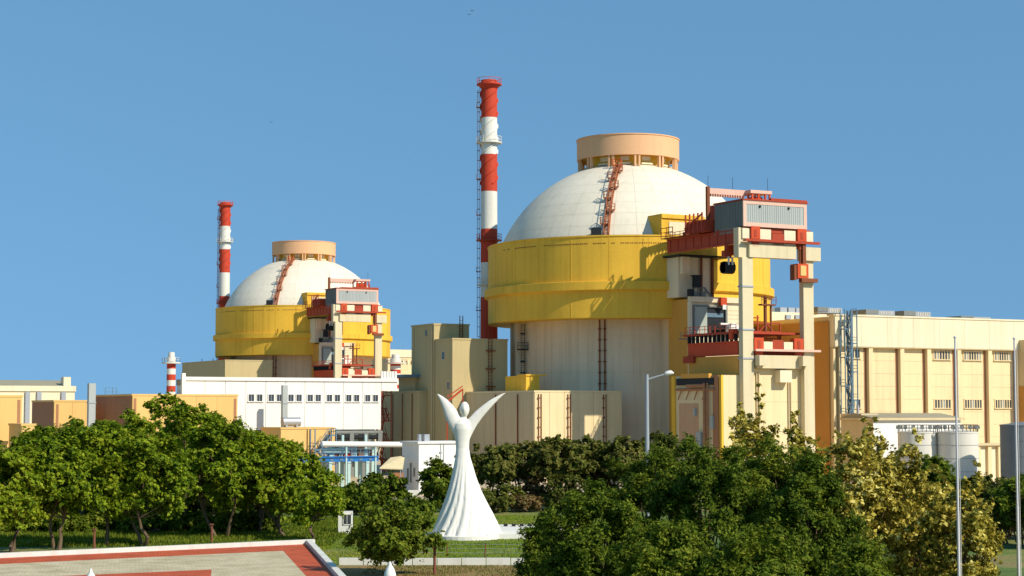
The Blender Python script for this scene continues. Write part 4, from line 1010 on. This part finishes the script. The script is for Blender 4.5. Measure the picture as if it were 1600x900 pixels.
for px, yb, h_, lab in ((152, 857, 1.6, 'leftmost short rust red post under the grove'), (334, 850, 1.7, 'short rust red post under the grove near the plaza corner'), (680, 898, 1.9, 'thin rust red post beside the small round tree')):
    Y = CAM_H / math.tan(math.atan((yb - 450) / F) - TH)
    r_ = MB().tube([(0, 0, 0), (0, 0, h_)], [.12, .10], 8).box(-.16, .16, -.16, .16, h_ - .02, h_ + .1).build('marker_post', 'soil_post'); tag(r_, lab, 'post', 'rust red posts'); put(r_, (X(px, Y), Y))

# soil strip, wire fence, birds
MB().prism([(-10.6, 121), (9, 119), (9, 139.6), (-13.2, 139.6)], -.1, .012).build('soil', 'soil_brown', kind='structure')
wf = thing('wire_fence', 'thin dark wire fence on the lawn in front of the statue', 'fence', (X(640, 147), 147, 0))
for i in range(7): MB().tube([(i * 3.1, 0, 0), (i * 3.1 + .04, 0, 1.15)], .05, 5).build('fence_post', 'soil_post', wf)
for z_ in (.4, .75, 1.08): MB().tube([(0, 0, z_), (9.3, 0, z_ - .04), (18.6, 0, z_)], .012, 4).build('fence_wire', 'galvanised', wf)
for px, py, rot, lab in ((737, 17, .5, 'upper of two tiny dark birds high in the sky'), (732, 23, -.3, 'lower of two tiny dark birds high in the sky'), (420.5, 191, .2, 'single tiny dark bird above the left dome')):
    Y = 420; b_ = thing('bird', lab, 'bird', (X(px, Y), Y, Z(py, Y)), rot, 'birds in the sky')
    MB().tube([(0, -.28, 0), (0, -.12, .01), (0, .1, .01), (0, .35, 0)], [.02, .09, .08, .015], 8).build('body', 'black_metal', b_)
    for s_ in (-1, 1):
        w_ = MB(); w_.v = [(0, -.1, .03), (0, .14, .03), (s_ * .28, .10, .16), (s_ * .28, -.13, .17), (s_ * .6, .12, .06), (s_ * .58, .0, .07), (0, 0, .06), (s_ * .28, -.01, .19)]
        for q in ((0, 3, 2, 1), (3, 5, 4, 2), (0, 6, 7, 3), (6, 1, 2, 7), (3, 7, 5), (7, 2, 4, 5)): w_.quad(q)
        w_.build('wing', 'black_metal', b_)

# ================================================================== TREES
def leaves_mesh(name, P, N, size, m, parent, rng, asp=.55, kind=None):
    n = len(P)
    N = N / (np.linalg.norm(N, axis=1, keepdims=True) + 1e-9)
    rnd = rng.normal(size=(n, 3)); U = np.cross(N, rnd); U /= (np.linalg.norm(U, axis=1, keepdims=True) + 1e-9); V = np.cross(N, U)
    sz = size * rng.uniform(.6, 1.35, (n, 1)); a = U * sz; b = V * sz * asp
    v = np.empty((n, 4, 3)); v[:, 0] = P - a; v[:, 1] = P - b + N * sz * .12; v[:, 2] = P + a; v[:, 3] = P + b + N * sz * .12
    me = bpy.data.meshes.new(name); me.vertices.add(n * 4); me.vertices.foreach_set('co', v.reshape(-1).astype(np.float32))
    me.loops.add(n * 4); me.loops.foreach_set('vertex_index', np.arange(n * 4, dtype=np.int32))
    me.polygons.add(n); me.polygons.foreach_set('loop_start', np.arange(0, n * 4, 4, dtype=np.int32))
    me.materials.append(MATS[m]); me.update(calc_edges=True)
    o = bpy.data.objects.new(name, me); COL.objects.link(o)
    if parent: o.parent = parent
    if kind: o['kind'] = kind
    return o
SEED = [100]
def tree(label, cat, px, Y, ytop, rad, zlow, m, nclump=60, per=170, leaf=.3, clr=(.75, 1.25), flat=.7, trunks=1, name='tree', group=None, lean=0., spiky=0., tr=.2, ry=None, asp=.55, upb=.5):
    SEED[0] += 1; rng = np.random.default_rng(SEED[0]); ztop = Z(ytop, Y); ry = ry or rad
    root = thing(name, label, cat, (X(px, Y), Y, 0), 0, group)
    zc_ = (ztop + zlow) / 2; hz = (ztop - zlow) / 2
    # clump centres: mostly in the outer shell of the crown
    C = []
    while len(C) < nclump:
        d = rng.normal(size=3); d /= np.linalg.norm(d); rr_ = rng.uniform(.25, 1) ** .5
        c = d * rr_
        if c[2] < -.85: continue
        k = 1 + .22 * math.sin(3 * math.atan2(c[1], c[0]) + SEED[0]) + .12 * math.sin(5 * math.atan2(c[1], c[0]) + 2.1 * SEED[0])
        cr = rng.uniform(*clr)
        C.append((c[0] * (rad - .6 * cr) * k + lean * (c[2] + .5), c[1] * (ry - .6 * cr) * k, zc_ + c[2] * (hz - cr * flat), cr))
    if spiky:
        for i in range(int(spiky)):
            a_ = rng.uniform(0, 6.28); r0 = rng.uniform(0, .7) * rad; h0 = rng.uniform(.55, .95)
            for q in range(4): C.append((r0 * math.cos(a_) + rng.normal() * .12, r0 * math.sin(a_) + rng.normal() * .12, zlow + (ztop - zlow) * h0 + q * .5, .42 - .08 * q))
    C = np.array(C)
    # each clump is a bunch of leafy twigs; leaves sit along the twigs
    nl = 14; wts = C[:, 3] ** 2; nt = np.maximum(2, (per * nclump / nl * wts / wts.sum()).astype(int))
    ci = np.repeat(np.arange(len(C)), nt); T = len(ci); ctr = np.array([0, 0, zc_])
    out = C[ci, :3] - ctr; out /= (np.linalg.norm(out, axis=1, keepdims=True) + 1e-6)
    d = rng.normal(size=(T, 3)) + out * .7; d[:, 2] += .15; d /= np.linalg.norm(d, axis=1, keepdims=True); d[:, 2] *= flat
    Lt = C[ci, 3] * rng.uniform(.55, 1.35, T) * np.where(rng.random(T) < .07, 1.5, 1)
    base = C[ci, :3] + rng.normal(size=(T, 3)) * (C[ci, 3:4] * .22)
    ti = np.repeat(np.arange(T), nl); u = rng.uniform(.12, 1, len(ti))[:, None]
    P = base[ti] + d[ti] * Lt[ti, None] * u + rng.normal(size=(len(ti), 3)) * (.055 + .09 * C[ci][ti, 3:4] * (1.15 - u)) - np.array([0, 0, .16]) * u ** 2 * Lt[ti, None]
    keep = P[:, 2] > .12; P = P[keep]; dd = d[ti][keep]
    N = dd * .45 + out[ci[ti][keep] * 0 + ti[keep]] * .35 + rng.normal(size=P.shape) * .5 + np.array([0, 0, upb + .15])
    leaves_mesh('crown', P, N, leaf, m, root, rng, asp)
    mb = MB()
    order = np.argsort(-C[:, 3])[:min(len(C), 26)]
    for t in range(trunks):
        a_ = rng.uniform(0, 6.28); r0 = 0 if trunks == 1 else rng.uniform(.2, .7)
        bx, by = r0 * math.cos(a_), r0 * math.sin(a_)
        tx, ty = bx * 3 + rng.normal() * .4 + lean * .3, by * 3 + rng.normal() * .4; tz = zlow + hz * .35
        mid = [(bx + (tx - bx) * q + rng.normal() * .16 * (0 < q < 1), by + (ty - by) * q + rng.normal() * .16 * (0 < q < 1), tz * q) for q in (0, .25, .5, .75, 1)]
        mb.tube(mid, [tr * 1.25, tr, tr * .85, tr * .75, tr * .55], 7)
        for q in order[t::trunks]:
            p1 = Vector(C[q, :3]); p0 = Vector(mid[3]) if rng.random() < .5 else Vector(mid[4]); mm = p0.lerp(p1, .5) + Vector((0, 0, -.25)) + Vector(rng.normal(size=3) * .2)
            mb.tube([p0, mm, p1], [tr * .42, tr * .28, tr * .1], 5, cap=False)
    mb.build('trunk', 'bark', root)
    return root
GG = 'trees of the left grove'
grove = [(18, 149, 688, 3.6, 'light green tree of the grove at the left edge'),
         (95, 155, 655, 4.2, 'light green grove tree in front of the leftmost orange block'),
         (170, 160, 648, 4.3, 'yellow green grove tree below the square grey stack'),
         (235, 159, 668, 4.0, 'grove tree left of the tallest grove tree'),
         (283, 178, 604, 4.6, 'tallest grove tree rising against the white hall'),
         (350, 170, 652, 4.4, 'dark green grove tree just right of the tallest one'),
         (408, 176, 664, 4.3, 'dark green grove tree below the grey steel stack'),
         (452, 170, 690, 3.6, 'grove tree in front of the orange building'),
         (490, 164, 738, 2.1, 'slanting small tree at the right end of the grove'),
         (120, 186, 648, 4.5, 'grove tree in the back row below the far shed'),
         (40, 180, 672, 4.5, 'grove tree in the back row at far left'),
         (215, 192, 632, 4.6, 'grove tree in the back row beside the brown wall'),
         (325, 194, 640, 4.6, 'grove tree in the back row right of the tallest tree')]
for px, Y, yt, rd, lab in grove:
    tree(lab, 'tree', px, Y, yt, rd, 1.9 if px != 490 else 1.2, 'leaf_grove', 100 if rd > 3 else 40, 230, .2, (.55, 1.15), .6, 2 if px != 490 else 1, 'grove_tree', GG, lean=1.2 if px == 490 else 0, tr=.16)
under = ['at the left edge', 'right of the leftmost trunk', 'below the light green trees', 'near the left red post', 'left of the grove centre', 'at the grove centre', 'right of the grove centre', 'left of the right red post', 'by the right red post', 'below the dark green trees', 'near the right end of the grove', 'at the right end of the grove']
for i, w_ in enumerate(under):
    for row, (Y, yt, wd) in enumerate(((176, 792, 'low front row'), (197, 752, 'taller back row'))):
        tree('shade-dark understory shrub of the ' + wd + ' ' + w_, 'shrub', -12 + i * 39 + row * 16, Y + (i % 3) * 1.5, yt + (i * 7 % 5) * 4, 2.2 if row == 0 else 3.0, .05, 'leaf_neem', 26, 110, .22, (.6, 1.1), .85, 2, 'understory_shrub', 'understory shrubs behind the grove', tr=.08)  # undergrowth in a darker leaf, added as the deep shade behind the trunks
# small tree by the plaza
tree('small dark round tree on the lawn left of the statue base', 'tree', 616, 131, 778, 3.2, .5, 'leaf_neem', 70, 260, .16, (.4, .95), .75, 1, 'small_tree', None, tr=.14)
# shrubs and trees round the statue
for px, Y, yt, rd, lab in ((560, 205, 752, 2.6, 'shrub below the blue pipe rack'), (600, 212, 735, 3.0, 'dark shrub in front of the cream awning'), (640, 190, 776, 2.8, 'low shrub between the small round tree and the statue'), (692, 212, 712, 2.7, 'dark bushy tree just left behind the statue')):
    tree(lab, 'shrub', px, Y, yt, rd, .3, 'leaf_neem', 46, 170, .25, (.6, 1.1), .75, 1, 'shrub', 'shrubs around the lawn')
for i, (px, yt, rd, lab) in enumerate(((768, 690, 3.6, 'hedge tree directly right of the statue'), (822, 680, 3.7, 'hedge tree below the corner of the annex'), (872, 676, 3.8, 'hedge tree below the lit face of the annex'), (925, 676, 3.8, 'hedge tree left of the street lamp'), (978, 678, 3.7, 'hedge tree right beside the street lamp'), (1030, 672, 3.6, 'hedge tree right of the street lamp, behind the front trees'))):
    tree(lab, 'tree', px, 216 + (i % 2) * 6, yt, rd, 2.6, 'leaf_hedge', 62, 170, .26, (.6, 1.15), .7, 3, 'hedge_tree', 'hedge trees behind the statue', tr=.12)
    tree('dry brown shrub under the ' + lab, 'shrub', px + 14, 213 + (i % 2) * 5, yt + 58, 2.7, .2, 'leaf_dry' if i % 2 else 'leaf_hedge', 26, 110, .22, (.5, .9), .8, 2, 'dry_shrub', 'dry shrubs under the hedge')
for i, lab in enumerate(('right of the statue hem', 'below the corner of the annex', 'below the middle of the hedge', 'left of the white framed board', 'behind the white framed board', 'below the street lamp')):
    tree('low brownish shrub filling the foot of the hedge ' + lab, 'shrub', 775 + i * 46, 210 + i % 3 * 2, 765 + i % 2 * 5, 2.2, .05, 'leaf_dry' if i % 3 == 1 else 'leaf_hedge', 26, 120, .2, (.5, .9), .85, 2, 'dry_shrub', 'low shrubs at the foot of the hedge', tr=.08)
# front right trees
NG = 'dark front trees'
for px, Y, yt, rd, zl, nc, lab in ((930, 98, 738, 2.9, .8, 90, 'dark green front tree nearest the statue'), (1015, 106, 686, 3.3, .8, 105, 'dark green front tree below the street lamp'), (1105, 100, 656, 3.5, .8, 115, 'dark green front tree with the highest crown'),
                                   (1215, 104, 672, 3.6, .8, 115, 'dark green front tree in front of the golden tops'), (1250, 97, 700, 2.5, .8, 90, 'dark green front tree left of the golden trees'), (1345, 88, 835, 2.1, .4, 55, 'low dark green front tree under the golden trees'),
                                   (852, 108, 806, 1.7, .4, 44, 'small dark green front tree beside the low cream wall'), (1040, 86, 800, 2.6, .4, 70, 'low dark green tree at the bottom edge'), (1180, 84, 810, 2.8, .4, 70, 'low dark green tree at the bottom edge below the gantry')):
    tree(lab, 'tree', px, Y, yt, rd, zl, 'leaf_neem', int(nc * 1.15), 420, .115, (.38, .85), .85, 1, 'front_tree', NG, tr=.16, asp=.42, upb=.3)
OG = 'golden leaved trees'
for px, Y, yt, rd, zl, nc, sp, lab in ((1168, 124, 622, 2.9, 2, 100, 10, 'golden leaved tree with spires below the gantry'), (1240, 120, 648, 2.5, 2, 80, 8, 'golden leaved tree with spires before the blue stair tower'), (1338, 106, 672, 3.0, .6, 150, 6, 'golden leaved tree below the low white building'),
                                       (1378, 113, 676, 2.2, .5, 90, 4, 'golden leaved tree in front of the wall of the low white building'), (1425, 108, 690, 3.2, .3, 150, 7, 'golden leaved tree in front of the white tanks'), (1500, 102, 748, 2.4, .2, 100, 4, 'golden leaved tree at the left flagpole')):
    tree(lab, 'tree', px, Y, yt, rd, zl, 'leaf_gold', nc, 120, .15, (.35, .8), .9, 1, 'golden_tree', OG, spiky=sp, tr=.13, asp=.6, upb=.15)
for px, Y, yt, rd, m_, lab in ((1520, 170, 736, 3.3, 'leaf_hedge', 'green hedge tree below the portal frame'), (1562, 162, 744, 3.0, 'leaf_hedge', 'green hedge tree just left of the right flagpole'), (1600, 158, 738, 3.0, 'leaf_neem', 'dark green hedge tree just right of the right flagpole'), (1650, 156, 735, 3.6, 'leaf_hedge', 'green hedge tree at the right edge'), (1450, 172, 706, 2.4, 'leaf_neem', 'dark green tree between white tanks and golden trees')):
    tree(lab, 'tree', px, Y, yt, rd, 1.0, m_, 70, 190, .22, (.5, 1.0), .75, 4, 'hedge_tree', 'hedge trees at the right', tr=.09)
for px, m_, lab in ((1500, 'leaf_hedge', 'behind the golden tree at the left flagpole'), (1545, 'leaf_dry', 'between the two flagpoles'), (1590, 'leaf_hedge', 'behind the right flagpole'), (1630, 'leaf_dry', 'at the right edge')):
    tree('brownish shrub under the right hedge ' + lab, 'shrub', px, 168, 782, 2.4, .1, m_, 30, 120, .2, (.5, .9), .85, 3, 'dry_shrub', 'brownish shrubs under the right hedge', tr=.07)

# grass tufts and undergrowth (uncountable)
rng = np.random.default_rng(5)
def grass(name, x0, x1, y0, y1, n, h, m, w=.05):
    P = np.stack([rng.uniform(x0, x1, n), rng.uniform(y0, y1, n), np.zeros(n)], 1)
    cl = np.sin(P[:, 0] * .9 + 1.3 * np.sin(P[:, 1] * .35)) + np.sin(P[:, 1] * .55 + 2) + rng.normal(size=n) * .6
    P = P[cl > -1.5]; n = len(P); a = rng.uniform(0, 6.28, n); hh = h * rng.uniform(.4, 1.2, (n, 1))
    U = np.stack([np.cos(a), np.sin(a), 0 * a], 1) * w; T = np.concatenate([rng.normal(size=(n, 2)) * .35, np.ones((n, 1))], 1) * hh
    v = np.empty((n, 3, 3)); v[:, 0] = P - U; v[:, 1] = P + U; v[:, 2] = P + T
    me = bpy.data.meshes.new(name); me.vertices.add(n * 3); me.vertices.foreach_set('co', v.reshape(-1).astype(np.float32)); me.loops.add(n * 3); me.loops.foreach_set('vertex_index', np.arange(n * 3, dtype=np.int32))
    me.polygons.add(n); me.polygons.foreach_set('loop_start', np.arange(0, n * 3, 3, dtype=np.int32)); me.materials.append(MATS[m]); me.update(calc_edges=True)
    o = bpy.data.objects.new(name, me); COL.objects.link(o); tag(o, {'lawn_grass': 'short green grass covering the lawn around the statue', 'undergrowth': 'low shade-dark weeds growing under the grove trees', 'dry_grass': 'dry brownish grass in front of the low cream wall'}[name], 'grass'); o['kind'] = 'stuff'
grass('lawn_grass', -17, 12, 141, 205, 70000, .10, 'leaf_grove', .045)
grass('undergrowth', -52, -16, 158, 200, 50000, .34, 'leaf_neem', .06)  # darker leaf colour carries the shade under the grove
grass('dry_grass', -11, 6, 118, 139, 9000, .16, 'leaf_hedge', .035)
